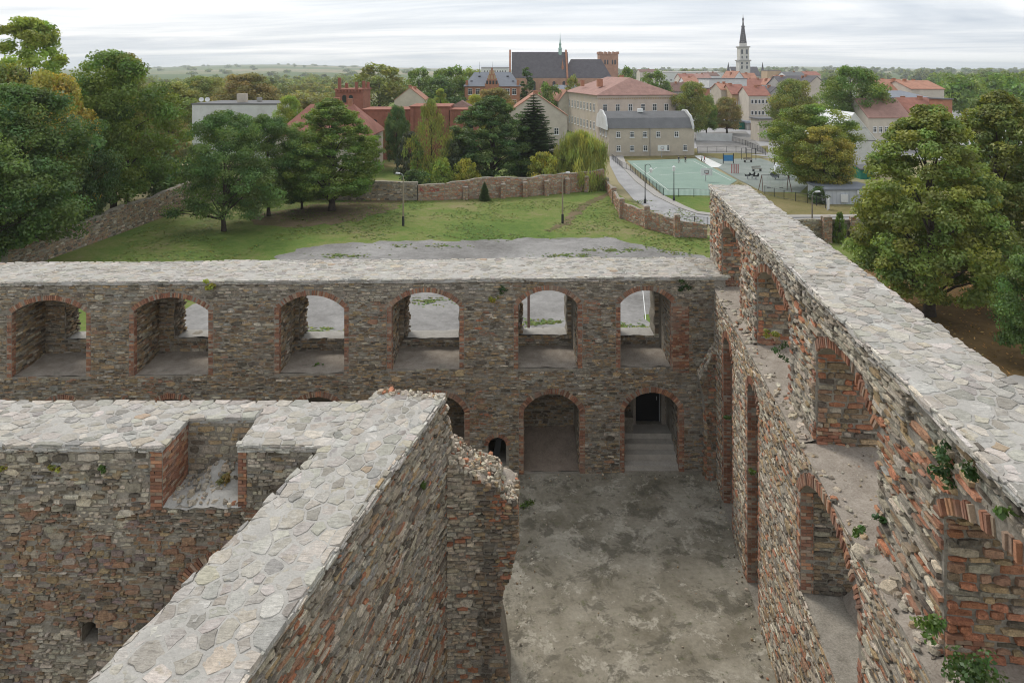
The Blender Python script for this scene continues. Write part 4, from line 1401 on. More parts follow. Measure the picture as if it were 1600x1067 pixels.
# ------------------------------------------------------------------ trees
def leaf_cloud(centres, radii, per, leaf, seed, flat=0.65, up=0.45, droop=0.0, var=0.30, aspect=0.55, hue=0.18):
    g = np.random.default_rng(seed)
    C = np.repeat(np.asarray(centres, float), per, axis=0)
    R = np.repeat(np.asarray(radii, float), per)
    n = len(C)
    d = g.normal(size=(n, 3))
    d /= np.linalg.norm(d, axis=1, keepdims=True)
    rr = g.random(n) ** 0.45
    P = C + d * (R * rr)[:, None] * np.array((1, 1, flat))
    if droop:
        P[:, 2] -= droop * g.random(n) * R
    N = d * 0.7 + g.normal(size=(n, 3)) * 0.55
    N[:, 2] += up
    N /= np.linalg.norm(N, axis=1, keepdims=True)
    T = np.cross(N, g.normal(size=(n, 3)))
    T /= np.linalg.norm(T, axis=1, keepdims=True) + 1e-9
    if droop:
        T = T * 0.35 + np.array((0, 0, -1.0))
        T /= np.linalg.norm(T, axis=1, keepdims=True)
    B = np.cross(N, T)
    s = leaf * (0.6 + 0.8 * g.random(n))[:, None]
    V = np.stack([P - T * s, P + B * s * aspect + N * s * .12, P + T * s, P - B * s * aspect + N * s * .12], axis=1).reshape(-1, 3)
    ncl = len(centres)
    cb = 1 + (g.random(ncl) - 0.5) * 2 * var
    ch = (g.random(ncl) - 0.5) * 2 * hue
    k = np.repeat(cb, per) * (0.8 + 0.4 * g.random(n))
    h = np.repeat(ch, per) + (g.random(n) - .5) * hue
    col = np.stack([k * (1 + h), k, k * (1 - h * .6)], axis=1)
    return V, np.repeat(col, 4, axis=0)


def quads_mesh(name, V, cols, mat):
    n = len(V) // 4
    me = bpy.data.meshes.new(name)
    me.vertices.add(len(V))
    me.vertices.foreach_set('co', np.asarray(V, np.float32).ravel())
    me.loops.add(4 * n)
    me.loops.foreach_set('vertex_index', np.arange(4 * n, dtype=np.int32))
    me.polygons.add(n)
    me.polygons.foreach_set('loop_start', np.arange(0, 4 * n, 4, dtype=np.int32))
    me.materials.append(mat)
    a = me.attributes.new('col', 'FLOAT_COLOR', 'POINT')
    c = np.ones((len(V), 4), np.float32)
    c[:, :3] = cols
    a.data.foreach_set('color', c.ravel())
    me.update()
    me.validate()
    return me


PROTO = {}


def proto(kind, seed, H, R, base, n, per, leaf, shape, clump=(0.18, 0.3), trunk=0.28, lobes=5, droop=0.0, flat=0.65, gap=0.0, aspect=0.55):
    """a crown mesh and a trunk mesh; H total height, R crown radius, base = crown's lower edge"""
    r = random.Random(seed)
    cs, rs = [], []
    hc = H - base
    ph = [(r.uniform(0, 2 * PI), r.uniform(0.75, 1.1), r.uniform(-.2, .2)) for _ in range(lobes)]
    tries = 0
    while len(cs) < n and tries < n * 30:
        tries += 1
        t = r.random()
        a = r.uniform(0, 2 * PI)
        prof = shape(t)
        lob = 1.0
        for (pa, pk, pz) in ph:
            lob += 0.16 * pk * math.cos((a - pa) * 2 + 5 * (t + pz))
        lob *= 1 / (1 + 0.03 * lobes)
        rad = prof * R * min(1.12, lob) * (0.35 + 0.65 * math.sqrt(r.random()))
        if gap and mnoise.noise(Vector((math.cos(a) * 2, math.sin(a) * 2, t * 4 + seed))) > gap:
            continue
        rc = R * r.uniform(*clump) * (0.65 + 0.35 * prof)
        cs.append((rad * math.cos(a), rad * math.sin(a), base + hc * (0.04 + 0.93 * t)))
        rs.append(rc)
    V, c = leaf_cloud(cs, rs, per, leaf, seed, flat=flat, droop=droop, aspect=aspect, var=0.36)
    crown = quads_mesh('crown', V, c, M['leaf'])
    mb = MB()
    top = base + hc * 0.78
    pts = [(0, 0, -0.3), (0.05, 0, base * 0.5), (0.1, 0.05, base), (r.uniform(-.3, .3), r.uniform(-.3, .3), (base + top) / 2), (r.uniform(-.3, .3), r.uniform(-.3, .3), top)]
    mb.tube(pts, [trunk * 1.35, trunk, trunk * .85, trunk * .5, trunk * .12], 8)
    for i in range(0, len(cs), max(1, len(cs) // 26)):
        cx, cy, cz = cs[i]
        z0 = max(base * 0.8, min(cz - 0.25 * hc, top * 0.95))
        f = z0 / top
        mb.tube([(0.05, 0, z0), (cx * 0.45, cy * 0.45, z0 + (cz - z0) * 0.6), (cx * .95, cy * .95, cz)], [trunk * .38 * (1.2 - f), trunk * .22 * (1.2 - f), 0.025], 5, False)
    tm = mesh('trunk', mb.v, mb.f, M['bark'], None, True)
    PROTO[kind] = (crown, tm, H, R)


round_ = lambda t: math.sin(PI * min(1, 0.12 + 0.86 * t)) ** 0.55
egg = lambda t: (math.sin(PI * (0.08 + 0.90 * t) ** 0.75)) ** 0.7
cone = lambda t: max(0.05, 1 - t) ** 0.9
col_ = lambda t: min(1, 0.55 + 1.2 * t) * (1 - t ** 4) ** 0.5
dome = lambda t: math.sqrt(max(0, 1 - t * t)) * 0.95 + 0.05
tall = lambda t: (math.sin(PI * (0.1 + 0.88 * t) ** 0.85)) ** 0.6
limesh = lambda t: (0.72 + 1.3 * t if t < 0.2 else (max(0, 1 - ((t - 0.2) / 0.8) ** 1.7)) ** 0.8 * 0.98 + 0.04)
proto('lime', 1, 15, 5.2, 1.3, 340, 220, 0.115, limesh, (0.12, 0.2), 0.34, lobes=2)
proto('robinia', 2, 13, 5.6, 1.5, 170, 260, 0.115, lambda t: math.sin(PI * min(1, 0.24 + 0.74 * t)) ** 0.5, (0.17, 0.28), 0.26, flat=0.5, gap=0.42)
proto('maple', 3, 16, 6.0, 2.2, 190, 260, 0.14, tall, (0.16, 0.26), 0.32, gap=0.45)
proto('ash', 4, 17, 5.2, 3.0, 120, 200, 0.15, tall, (0.14, 0.24), 0.3, gap=0.22)
proto('oak', 5, 12, 5.5, 1.8, 140, 200, 0.15, round_, (0.18, 0.3), 0.32)
proto('birch', 6, 11, 3.0, 0.8, 120, 90, 0.15, tall, (0.16, 0.28), 0.14, droop=1.8, flat=0.8, aspect=0.3)
proto('willow', 7, 6.6, 5.0, 0.9, 190, 130, 0.30, dome, (0.12, 0.2), 0.3, droop=2.2, flat=0.9, aspect=0.16)
proto('shrub', 8, 3.0, 2.2, 0.0, 60, 90, 0.11, dome, (0.2, 0.34), 0.08)
proto('column', 9, 16, 2.4, 0.6, 90, 80, 0.22, col_, (0.22, 0.36), 0.22, lobes=2)
proto('fartree', 10, 13, 6.0, 1.5, 75, 60, 0.34, round_, (0.2, 0.32), 0.3)


def spruce_proto():
    r = random.Random(77)
    H = 12.0
    cs, rs = [], []
    mb = MB()
    mb.tube([(0, 0, -0.3), (0, 0, H * 0.5), (0, 0, H)], [0.26, 0.15, 0.02], 7)
    V, C = [], []
    g = np.random.default_rng(5)
    z = 0.8
    while z < H - 0.2:
        L = 3.0 * (1 - z / H) ** 0.8 + 0.15
        k = 9
        a0 = r.uniform(0, 6)
        for i in range(k):
            a = a0 + i * 2 * PI / k + r.uniform(-.2, .2)
            l = L * r.uniform(0.75, 1.1)
            d = np.array((math.cos(a), math.sin(a), 0))
            m = max(4, int(l / 0.10))
            t = np.linspace(0.1, 1, m)
            P = d[None] * (t * l)[:, None]
            P[:, 2] = z - 0.35 * l * t + 0.28 * l * t ** 2.2
            mb.tube([(0, 0, z), tuple(P[m // 2]), tuple(P[-1])], [0.04, 0.025, 0.01], 4, False)
            perp = np.array((-d[1], d[0], 0))
            for s in (-1, 1, 0):
                T = perp * s * 0.8 + d * 0.5 + np.array((0, 0, -0.55 if s == 0 else -0.25))
                T = T[None] + g.normal(size=(m, 3)) * .15
                T /= np.linalg.norm(T, axis=1, keepdims=True)
                w = (0.62 * (1 - 0.45 * t) * min(1, l / 1.2))[:, None]
                B = np.cross(T, np.array((0, 0, 1.0))) * 0.16
                q = np.stack([P, P + T * w * .5 + B, P + T * w, P + T * w * .5 - B], axis=1).reshape(-1, 3)
                V.append(q)
                kk = r.uniform(0.7, 1.25)
                C.append(np.tile((kk, kk, kk), (len(q), 1)))
        z += 0.36
    crown = quads_mesh('crown', np.concatenate(V), np.concatenate(C), M['leaf'])
    PROTO['spruce'] = (crown, mesh('trunk', mb.v, mb.f, M['bark'], None, True), H, 3.0)


spruce_proto()

GRN, DKG, OLV, YEL, LTG, BRN, BLG = (0.115, 0.175, 0.036), (0.072, 0.120, 0.036), (0.165, 0.185, 0.050), (0.27, 0.225, 0.05), (0.20, 0.26, 0.05), (0.19, 0.165, 0.065), (0.085, 0.142, 0.040)
YGR = (0.27, 0.28, 0.05)
tr_r = random.Random(3)


def tree(name, label, kind, px, w, top, Y, col, group=None, cat='tree', foot=0.0):
    crown, trunk, H, R = PROTO[kind]
    h = zat(top, Y) - foot
    rad = w / 2 * Y / FPX * (1.0 if kind in ('spruce',) else 1.18)
    t = empty(name, (xat(px, Y), Y, foot), tr_r.uniform(0, 6.28))
    t.scale = (rad / R, rad / R, h / H)
    tag(t, label, cat, group)
    c = link('crown', crown, t)
    c.color = (*col, 1)
    link('trunk', trunk, t)
    return t


tree('big_tree', 'dense dark green tree at the left edge, low branches behind the arcade wall', 'maple', 32, 195, 132, 62, BLG)
tree('big_tree', 'dark green tree low at the left edge, in front of the rest', 'maple', -50, 190, 190, 57, BLG)
tree('tall_tree', 'tallest loose light green tree against the sky at the left edge', 'ash', 42, 160, 26, 90, LTG)
tree('yellowing_tree', 'tree with yellow autumn foliage between the dark trees at the left', 'oak', 82, 130, 112, 72, YEL)
tree('yellowing_tree', 'olive and yellow tree at the left edge under the tallest tree', 'oak', 5, 130, 95, 76, OLV)
tree('tall_tree', 'tall rounded mid green tree over the left boundary wall', 'maple', 176, 165, 80, 80, GRN)
tree('tall_tree', 'dark topped tree rising behind the rounded tree at the left', 'ash', 198, 100, 82, 90, OLV)
tree('dark_tree', 'dark tree in the shade below the rounded tree, by the boundary wall', 'oak', 128, 90, 200, 72, DKG)
tree('brown_tree', 'small dark brownish tree right of the rounded tall tree', 'oak', 262, 66, 178, 118, BRN)
tree('olive_tree', 'broad olive tree behind the white flat-roofed house, nearest the tall trees', 'oak', 262, 120, 128, 150, OLV)
tree('olive_tree', 'brown-olive tree above the roof of the white flat-roofed house', 'oak', 385, 100, 115, 190, BRN)
tree('olive_tree', 'olive tree between the two above the white house roof', 'oak', 318, 90, 120, 200, OLV)
tree('light_tree', 'bright green tree beside the end of the white flat-roofed house', 'oak', 452, 46, 150, 128, LTG)
tree('lawn_tree', 'dark feathery tree alone on the lawn with a bare trunk', 'robinia', 350, 132, 172, 76, BLG, 'feathery trees along the lawn')
tree('lawn_tree', 'feathery tree between two others along the lawn edge', 'robinia', 420, 105, 178, 84, BLG, 'feathery trees along the lawn')
tree('lawn_tree', 'tall full feathery tree in front of the red-roofed house', 'lime', 518, 138, 152, 87, GRN, 'feathery trees along the lawn')
tree('lawn_tree', 'low feathery tree filling the gap before the full tree', 'robinia', 472, 70, 226, 88, BLG, 'feathery trees along the lawn')
tree('birch', 'pale drooping birch behind the garden shrubs', 'birch', 672, 62, 150, 104, OLV)
tree('dark_shrub_tree', 'dark rounded tree before the red brick ruin', 'oak', 621, 42, 165, 122, DKG)
tree('grey_shrub', 'grey-green shrub by the pale garden fence', 'shrub', 640, 44, 208, 118, (0.08, 0.095, 0.06), cat='shrub')
tree('chestnut', 'big dense dark tree in the middle of the garden', 'lime', 768, 125, 148, 108, DKG)
tree('spruce', 'dark spruce with layered drooping branches', 'spruce', 834, 100, 144, 110, (0.055, 0.09, 0.034))
tree('willow', 'weeping willow beside the school building', 'willow', 908, 84, 205, 105, (0.27, 0.30, 0.085))
tree('bush', 'round yellow-green bush at the foot of the willow', 'shrub', 848, 50, 240, 101, YGR, cat='bush')
tree('bush', 'rounded green bush beneath the birch, over the brick wall', 'shrub', 690, 48, 248, 99, LTG, cat='bush')
tree('bush', 'yellowish bush right of the bush beneath the birch', 'shrub', 729, 40, 250, 99, YGR, cat='bush')
tree('bush', 'grey-green bush between birch and dense garden tree', 'shrub', 712, 60, 222, 104, (0.075, 0.10, 0.05), cat='bush')
tree('ivy_bush', 'dark trailing bush hanging over the boundary wall by the lamp', 'shrub', 648, 52, 266, 97, DKG, cat='bush')
tree('thuja', 'slim upright green thuja beside the birch', 'column', 652, 18, 215, 103, GRN)
tree('young_conifer', 'small dark conifer standing on the lawn before the brick wall', 'spruce', 757, 20, 283, 93.5, DKG)
tree('poplar', 'clipped columnar tree beside the dark church roof', 'column', 823, 23, 105, 225, DKG)
tree('hazy_tree', 'grey-brown tree before the ornate brick building', 'oak', 772, 72, 138, 160, BRN)
tree('light_tree', 'yellow-green young tree over the ruin roof', 'ash', 688, 36, 138, 150, LTG)
tree('light_tree', 'yellow-green shrub on the ruin roof beside the ornate building', 'oak', 742, 34, 148, 150, YGR)
tree('park_tree', 'rounded tree behind the red brick tower, tallest there', 'fartree', 592, 92, 100, 235, OLV)
tree('park_tree', 'green tree between the cream gable house and ornate building', 'fartree', 655, 50, 106, 245, GRN)
tree('park_tree', 'dark green tree left of the ornate brick building', 'fartree', 705, 66, 104, 225, GRN)
tree('park_tree', 'low dark tree behind the cream gable house', 'fartree', 690, 60, 118, 210, DKG)
tree('park_tree', 'tree in the gap above the ornate building roof', 'fartree', 735, 40, 106, 260, LTG)
tree('street_tree', 'rounded tree before the church wall', 'fartree', 856, 38, 130, 205, GRN)
tree('street_tree', 'tree above the church chancel end', 'fartree', 895, 30, 118, 215, OLV)
tree('street_tree', 'tree right of the church tower', 'fartree', 980, 30, 104, 260, GRN)
tree('street_tree', 'tree behind the pink hipped roof, right of its ridge', 'fartree', 1024, 46, 110, 240, GRN)
tree('street_tree', 'olive tree at the right end of the big pink-roofed school', 'oak', 1082, 54, 128, 175, OLV)
tree('street_tree', 'small tree between school and white house', 'oak', 1104, 34, 150, 185, GRN)
tree('street_tree', 'brownish tree beside the row of garages', 'oak', 1136, 46, 152, 190, BRN)
tree('town_tree', 'round tree left of the pair before the town roofs', 'oak', 1240, 74, 124, 150, OLV)
tree('town_tree', 'dense round tree between town houses and red roofs', 'oak', 1331, 96, 104, 160, GRN)
tree('playground_tree', 'broad tree turning yellow beside the playground slide', 'maple', 1268, 128, 163, 101, (0.16, 0.215, 0.05))
tree('playground_tree', 'yellowing low branches in front of the playground tree', 'oak', 1288, 92, 196, 97, (0.23, 0.225, 0.05))
tree('linden', 'large full olive-green linden right of the window wall', 'lime', 1452, 218, 160, 50, (0.165, 0.205, 0.052))
tree('linden', 'darker linden at the right edge behind the full one', 'lime', 1560, 200, 138, 54, (0.14, 0.17, 0.046))
tree('linden', 'dark green tree at the right edge, lowest and nearest', 'oak', 1615, 110, 395, 41, BLG)
tree('linden', 'dark tree between the lindens and the forest', 'fartree', 1590, 130, 150, 75, DKG)
tree('sapling', 'small green sapling in front of the right boundary wall', 'shrub', 1312, 20, 333, 71, GRN, cat='shrub')
tree('hedge_bush', 'dark bush between container hut and playground', 'shrub', 1280, 34, 292, 92, DKG, cat='bush')
tree('wall_bush', 'bushy creeper growing over the left boundary wall', 'shrub', 265, 62, 258, 95, GRN, cat='bush')
tree('wall_bush', 'leafy bush at the far end of the left boundary wall', 'shrub', 318, 60, 246, 97, BLG, cat='bush')


def wood(name, label, spots, Hs, leaf, col, seed, per=34):
    r = random.Random(seed)
    cs, rs = [], []
    for (x, y, R, h) in spots:
        for _ in range(9):
            a = r.uniform(0, 2 * PI)
            t = r.random()
            q = R * 0.75 * math.sqrt(r.random()) * math.sqrt(max(0.05, 1 - t * t * .8))
            cs.append((x + q * math.cos(a), y + q * math.sin(a), hill(x, y) + h * (0.25 + 0.62 * t)))
            rs.append(R * r.uniform(0.3, 0.5))
    V, c = leaf_cloud(cs, rs, per, leaf, seed, var=0.4)
    o = link(name, quads_mesh(name, V, c, M['leaf']))
    o.color = (*col, 1)
    tag(o, label, 'wood', None, 'stuff')


rw = random.Random(9)
sp_ = []
for _ in range(230):
    Y = rw.uniform(230, 620)
    px = rw.uniform(1470, 1760) - max(0, (Y - 420)) * 0.2
    sp_.append((xat(px, Y), Y, rw.uniform(4.5, 7), rw.uniform(12, 17) + max(0, (px - 1500) * 0.012)))
wood('right_wood', 'wooded slope rising behind the red roofs at the right', sp_, 15, 0.75, GRN, 1)
sp_ = []
for _ in range(190):
    Y = rw.uniform(330, 900)
    px = rw.uniform(205, 620)
    sp_.append((xat(px, Y), Y, rw.uniform(5, 9), rw.uniform(7, 12)))
wood('valley_wood', 'belt of trees in the valley behind the white flat-roofed house', sp_, 12, 0.9, (0.15, 0.18, 0.06), 2, 26)
sp_ = []
for _ in range(150):
    Y = rw.uniform(180, 420)
    px = rw.uniform(215, 520)
    sp_.append((xat(px, Y), Y, rw.uniform(4, 7), rw.uniform(7, 11)))
wood('valley_grove', 'nearer grove of brownish trees behind the white flat-roofed house', sp_, 12, 0.6, (0.17, 0.175, 0.06), 5, 40)
sp_ = []
for _ in range(240):
    Y = rw.uniform(800, 2600)
    px = rw.uniform(960, 1620)
    sp_.append((xat(px, Y), Y, rw.uniform(8, 16), rw.uniform(10, 18)))
for _ in range(70):
    Y = rw.uniform(1100, 4200)
    px = rw.uniform(180, 700)
    sp_.append((xat(px, Y), Y, rw.uniform(9, 18), rw.uniform(5, 9)))
wood('distant_woods', 'thin lines of woodland on the far plain', sp_, 14, 2.6, (0.13, 0.16, 0.06), 3, 20)
sp_ = [(xat(rw.uniform(20, 250), Y), Y, rw.uniform(3, 5), rw.uniform(4, 9)) for Y in [rw.uniform(85, 140) for _ in range(40)]]
wood('undergrowth', 'dark undergrowth below the trees beyond the left boundary wall', sp_, 7, 0.24, DKG, 4, 110)


# plants growing on the ruin
def plant(name, label, loc, R, n, leaf, col, flat=0.6, droop=0.0, cat='plant'):
    r = random.Random(int(loc[0] * 100 + loc[1] * 10))
    cs = [(r.uniform(-R, R) * .7, r.uniform(-R, R) * .5, r.uniform(0.0, R * flat) - droop * r.random()) for _ in range(max(4, n // 14))]
    V, c = leaf_cloud(cs, [R * 0.4] * len(cs), 30, leaf * .72, int(abs(loc[0]) * 91 + loc[1] * 7), flat=0.8, aspect=0.6)
    o = link(name, quads_mesh(name, V, c, M['leaf']), None, loc)
    o.color = (*col, 1)
    tag(o, label, cat)


def onface(fr, px, w=0.06):
    """point on a wall face seen at pixel px"""
    d = np.array(((px[0] - CXP) / FPX, 1.0, -(px[1] - HYP) / FPX))
    c = np.array((0, 0, CAM_H))
    t = np.dot(fr.O - c, fr.N) / np.dot(d, fr.N)
    return tuple(c + d * t + fr.N * w)


PG, PD, PY = (0.075, 0.13, 0.03), (0.04, 0.08, 0.025), (0.22, 0.22, 0.04)
plant('wall_plant', 'large leafy plant hanging from the parapet of the window wall', onface(fU, (1492, 708), 0.08), 0.3, 170, 0.055, PD, 0.9, 0.6)
plant('wall_plant', 'small dark plant right of the large leafy one on the window wall', onface(fU, (1535, 732), 0.1), 0.26, 90, 0.06, PD, 0.8, 0.2)
plant('wall_plant', 'small bright green plant on the window wall near the right edge', onface(fU, (1588, 800), 0.1), 0.2, 80, 0.06, PG)
plant('wall_plant', 'dense leafy climber at the bottom right, on the ledge', tuple(np.array(at(1520, 1040, 10.4))), 0.42, 380, 0.05, (0.055, 0.10, 0.028), 0.7, 0.5)
plant('wall_plant', 'leafy tuft on the ledge left of the dense climber', tuple(np.array(at(1460, 990, 11.0))), 0.28, 110, 0.06, PG, 0.6)
plant('wall_plant', 'green tuft at the edge of the concrete sill', tuple(np.array(at(1340, 835, 14.0))), 0.2, 80, 0.05, PG)
plant('wall_plant', 'green tuft right of the concrete sill', tuple(np.array(at(1379, 818, 13.6))), 0.17, 60, 0.05, PD)
plant('wall_plant', 'two-toned weed on the far ledge of the window wall', tuple(np.array(at(1205, 527, 22.0))), 0.26, 90, 0.06, PY)
plant('wall_plant', 'weeds trailing below the far ledge of the window wall', tuple(np.array(at(1220, 545, 21.3))), 0.28, 90, 0.06, PD, 0.9, 0.4)
plant('wall_plant', 'weed in the second lower opening of the window wall', onface(fL, (1178, 740)), 0.2, 50, 0.06, PG)
plant('wall_plant', 'tiny weed on the pier between the tall narrow openings', onface(fL, (1140, 655)), 0.2, 50, 0.06, PG)
plant('wall_plant', 'grassy weed with a long stalk on the arcade wall above an arch', onface(fB, (328, 445)), 0.32, 110, 0.09, PY, 0.8, 0.3)
plant('wall_plant', 'yellow-green moss tuft on the arcade wall between two arches', onface(fB, (772, 470)), 0.26, 80, 0.06, PY)
plant('wall_plant', 'small weed above the moss tuft on the arcade wall', onface(fB, (785, 452)), 0.26, 70, 0.06, PD, 0.8, 0.2)
plant('wall_plant', 'green weed on the sill of the third upper arch', tuple(np.array(at(498, 575, 30.9))), 0.26, 80, 0.06, PG)
plant('wall_plant', 'dark weed hanging near the corner of the arcade wall', onface(fB, (1070, 445)), 0.35, 110, 0.07, PD, 0.8, 0.4)
plant('wall_plant', 'bright green weed on the face of the broken wall', onface(fF, (657, 752)), 0.2, 70, 0.05, PG, 0.8, 0.3)
plant('wall_plant', 'bluish weed at the foot of the crumbling slope', tuple(np.array(at(729, 803, 21.0))), 0.17, 70, 0.05, (0.05, 0.10, 0.06))
plant('wall_plant', 'small weed on the top of the crumbling spur', tuple(np.array(at(787, 812, 20.9))), 0.16, 60, 0.05, PD)
plant('wall_plant', 'green moss tuft on the courtyard floor beside the spur', gp(825, 788, 0.02), 0.42, 120, 0.06, PG, 0.12)
plant('wall_plant', 'dry brownish weed in the brick-edged notch', tuple(np.array(at(356, 755, 17.6))), 0.24, 110, 0.06, (0.22, 0.18, 0.07), 0.8)
plant('wall_plant', 'yellow-green weed on the notched wall below its top', onface(fC, (88, 732)), 0.16, 60, 0.05, PY)
plant('wall_plant', 'small weed on the notched wall near its brick edge', onface(fC, (165, 732)), 0.13, 50, 0.05, PG)
plant('wall_plant', 'yellow lichen-like weed at the left edge of the notched wall', onface(fC, (4, 730)), 0.2, 60, 0.05, PY)


# tufts that roughen the lawn
gg = np.random.default_rng(21)
n = 16000
P = np.stack([gg.uniform(-40, 22, n), gg.uniform(58, 94, n), np.zeros(n)], 1)
keep = np.array([mnoise.noise(Vector((p[0] * .16, p[1] * .16, 2))) + 0.6 * mnoise.noise(Vector((p[0] * .7, p[1] * .7, 5))) > -0.05 for p in P])
P = P[keep]
wp = []
for wx, wy, ww, wd in WEEDS:
    for _ in range(int(260 * ww * max(wd, .5))):
        q, a_ = abs(gg.normal()) * .75, gg.random() * 6.28
        if mnoise.noise(Vector((wx + q * ww * math.cos(a_) * 1.0, q * wd * math.sin(a_) * 2.5, wy))) < -0.05:
            continue
        wp.append((wx + ww * q * math.cos(a_), wy + wd * q * math.sin(a_), 0.0))
yd = np.array([p for p in P if not (p[1] < 72 + 1.5 * mnoise.noise(Vector((p[0] * .4, 0, 0))) and -25 < p[0] < 13)])
yd = np.concatenate([yd, np.array(wp)])
V, c = leaf_cloud(yd, np.full(len(yd), .12), 2, 0.13, 22, up=1.6, var=.45, hue=.3, aspect=.5)
V[:, 2] = np.abs(V[:, 2]) * 0.6 + 0.005
o = link('grass_tufts', quads_mesh('grass_tufts', V, c, M['leaf']))
o.color = (0.11, 0.15, 0.035, 1)
tag(o, 'uneven grass tufts on the lawn', 'grass', None, 'stuff')


# ------------------------------------------------------------------ boundary walls of the yard
def boundary(name, label, pts, th, pal, step=0.9, rowh=(0.12, 0.24), sw=(0.25, 0.75), seed=1, limit=150, top='sand', pillars=None):
    """pts: (x, y, height) along the wall, left to right as seen from the courtyard"""
    W = Wall(name, label, (pts[0][0], pts[0][1], 0), seed=seed)
    for (x0, y0, h0), (x1, y1, h1) in zip(pts, pts[1:]):
        L = math.hypot(x1 - x0, y1 - y0)
        U = np.array(((x1 - x0) / L, (y1 - y0) / L, 0))
        Nn = np.array((U[1], -U[0], 0))
        fr = Frame((x0, y0, 0), U, (0, 0, 1), Nn)
        k = max(2, int(L / step))
        tops = [(L * i / k, h0 + (h1 - h0) * i / k + W.r.uniform(-.12, .10)) for i in range(k + 1)]
        extrude_holes(W.core, fr, [(0, -0.1), (L, -0.1)] + tops[::-1], [], th)

        def lim(v, tops=tops):
            iv = []
            for (a, ha), (b, hb) in zip(tops, tops[1:]):
                if v < (ha + hb) / 2 - 0.03:
                    if iv and abs(iv[-1][1] - a) < 1e-6:
                        iv[-1] = (iv[-1][0], b)
                    else:
                        iv.append((a, b))
            return iv
        W.clad(fr, 0, L, 0.0, max(h0, h1) + 0.1, pal, rowh=rowh, sw=sw, dep=(0.0, 0.06), limit=lim, gap=0.012)
    for (x, y, h, w) in pillars or []:
        p = empty('pillar', (x - W.loc[0], y - W.loc[1], 0), 0, W.root)
        MB().box(-w / 2, w / 2, -w / 2, w / 2, -0.1, h).build('shaft', M['mortar'], p)
        W.clad(Frame((x - w / 2, y - w / 2, 0), (1, 0, 0), (0, 0, 1), (0, -1, 0)), 0, w, 0, h - .05, P_bb, rowh=(.08, .14), sw=(.2, .4), dep=(0, .05), keep=.93)
        W.clad(Frame((x - w / 2, y + w / 2, 0), (0, -1, 0), (0, 0, 1), (-1, 0, 0)), 0, w, 0, h - .05, P_bb, rowh=(.08, .14), sw=(.2, .4), dep=(0, .05), keep=.93)
        W.clad(Frame((x + w / 2, y - w / 2, 0), (0, 1, 0), (0, 0, 1), (1, 0, 0)), 0, w, 0, h - .05, P_bb, rowh=(.08, .14), sw=(.2, .4), dep=(0, .05), keep=.93)
        c_ = MB().add([(-w / 2 - .05, -w / 2 - .05, h + .002), (w / 2 + .05, -w / 2 - .05, h + .002), (w / 2 + .05, w / 2 + .05, h + .002), (-w / 2 - .05, w / 2 + .05, h + .002), (-w / 3, -w / 3, h + .1), (w / 3, -w / 3, h + .13), (w / 3, w / 3, h + .11), (-w / 3, w / 3, h + .09)], BOX_F)
        c_.build('coping', M['sand'], p)
    W.finish(limit)
    return W


P_bl = palette([(4, GREY), (3, BROWN), (2, OCHRE), (2, RUST), (1.5, PALE), (1, DARK)])
P_bs = palette([(5, GREY), (3, OCHRE), (2, DARK), (1, PALE)])
P_bb = palette([(4, RUST), (3, (0.36, 0.22, 0.16)), (2, BRICK), (2, OCHRE), (2, (0.42, 0.36, 0.29)), (1, GREY)])
P_bld = palette([(3, GREY), (4, BROWN), (2, OCHRE), (3, RUST), (1, PALE), (3, DARK)])
boundary('boundary_wall', 'long mixed stone boundary wall along the left side of the lawn', [(-43, 60, 2.2), (-42.2, 69, 2.4), (-41.6, 76, 2.9), (-41.4, 80, 2.7), (-41, 88, 3.1), (-40.6, 94, 3.6)], 0.6, P_bld, seed=71)
boundary('boundary_wall', 'grey rubble boundary wall behind the lawn trees', [(-40.3, 94.3, 2.9), (-22, 94, 2.7), (-12.6, 93.6, 2.5)], 0.6, P_bs, seed=72)
BRW = boundary('boundary_wall', 'patched red brick boundary wall behind the lawn', [(-12.5, 93.5, 2.1), (-9, 94, 2.2), (-4, 95, 2.8), (3, 97, 2.6), (8, 99.5, 2.8), (13.4, 102, 2.9)], 0.6, P_bb, seed=73,
         pillars=[(-6.2, 94.2, 1.7, .6), (-1.2, 95.3, 1.9, .6), (1.8, 96.2, 2.0, .6), (4.8, 97.4, 2.0, .6), (7.8, 98.9, 2.1, .6), (10.6, 100.2, 2.2, .6)])
gw = BRW.root
for body, x, z, sz in (('K', -12.2, 1.25, .75), ('Onz', -11.0, 1.2, .75)):
    cu = bpy.data.curves.new('graffiti', 'FONT')
    cu.body = body
    cu.size = sz
    cu.extrude = 0.004
    cu.materials.append(M['redpaint'])
    tmp = bpy.data.objects.new('lettering', cu)
    me_ = bpy.data.meshes.new_from_object(tmp)
    bpy.data.objects.remove(tmp)
    o = bpy.data.objects.new('graffiti', me_)
    o.rotation_euler = (PI / 2, 0, 0.14)
    o.location = (x - gw.location.x, 93.5 + (x + 12.5) * .143 - 0.09 - gw.location.y, z)
    o.parent = gw
    COL.objects.link(o)
pil = [(947, 297, 1.7), (958, 317, 2.0), (970, 341, 2.3), (1009, 357, 2.45), (1056, 370, 2.3)]
pp = [(G(x, y), h) for x, y, h in pil]
boundary('pillared_wall', 'curved low plaster and brick wall with pillars along the road', [(p[0], p[1], h * 0.78) for p, h in pp] + [(20.2, 72.8, 1.3)], 0.35, P_bb, seed=74,
         pillars=[(p[0] + .1, p[1] - .1, h, 0.55) for p, h in pp])
boundary('pillared_wall', 'grey wall with brick pillars beyond the window wall, by the sapling', [(21.5, 72.2, 2.2), (26, 71, 2.3), (31.5, 71.4, 2.2), (38.5, 72, 2.2)], 0.35, P_bs, seed=75,
         pillars=[(31.8, 71.2, 2.6, 0.8), (34.6, 71.5, 2.5, 0.5)])


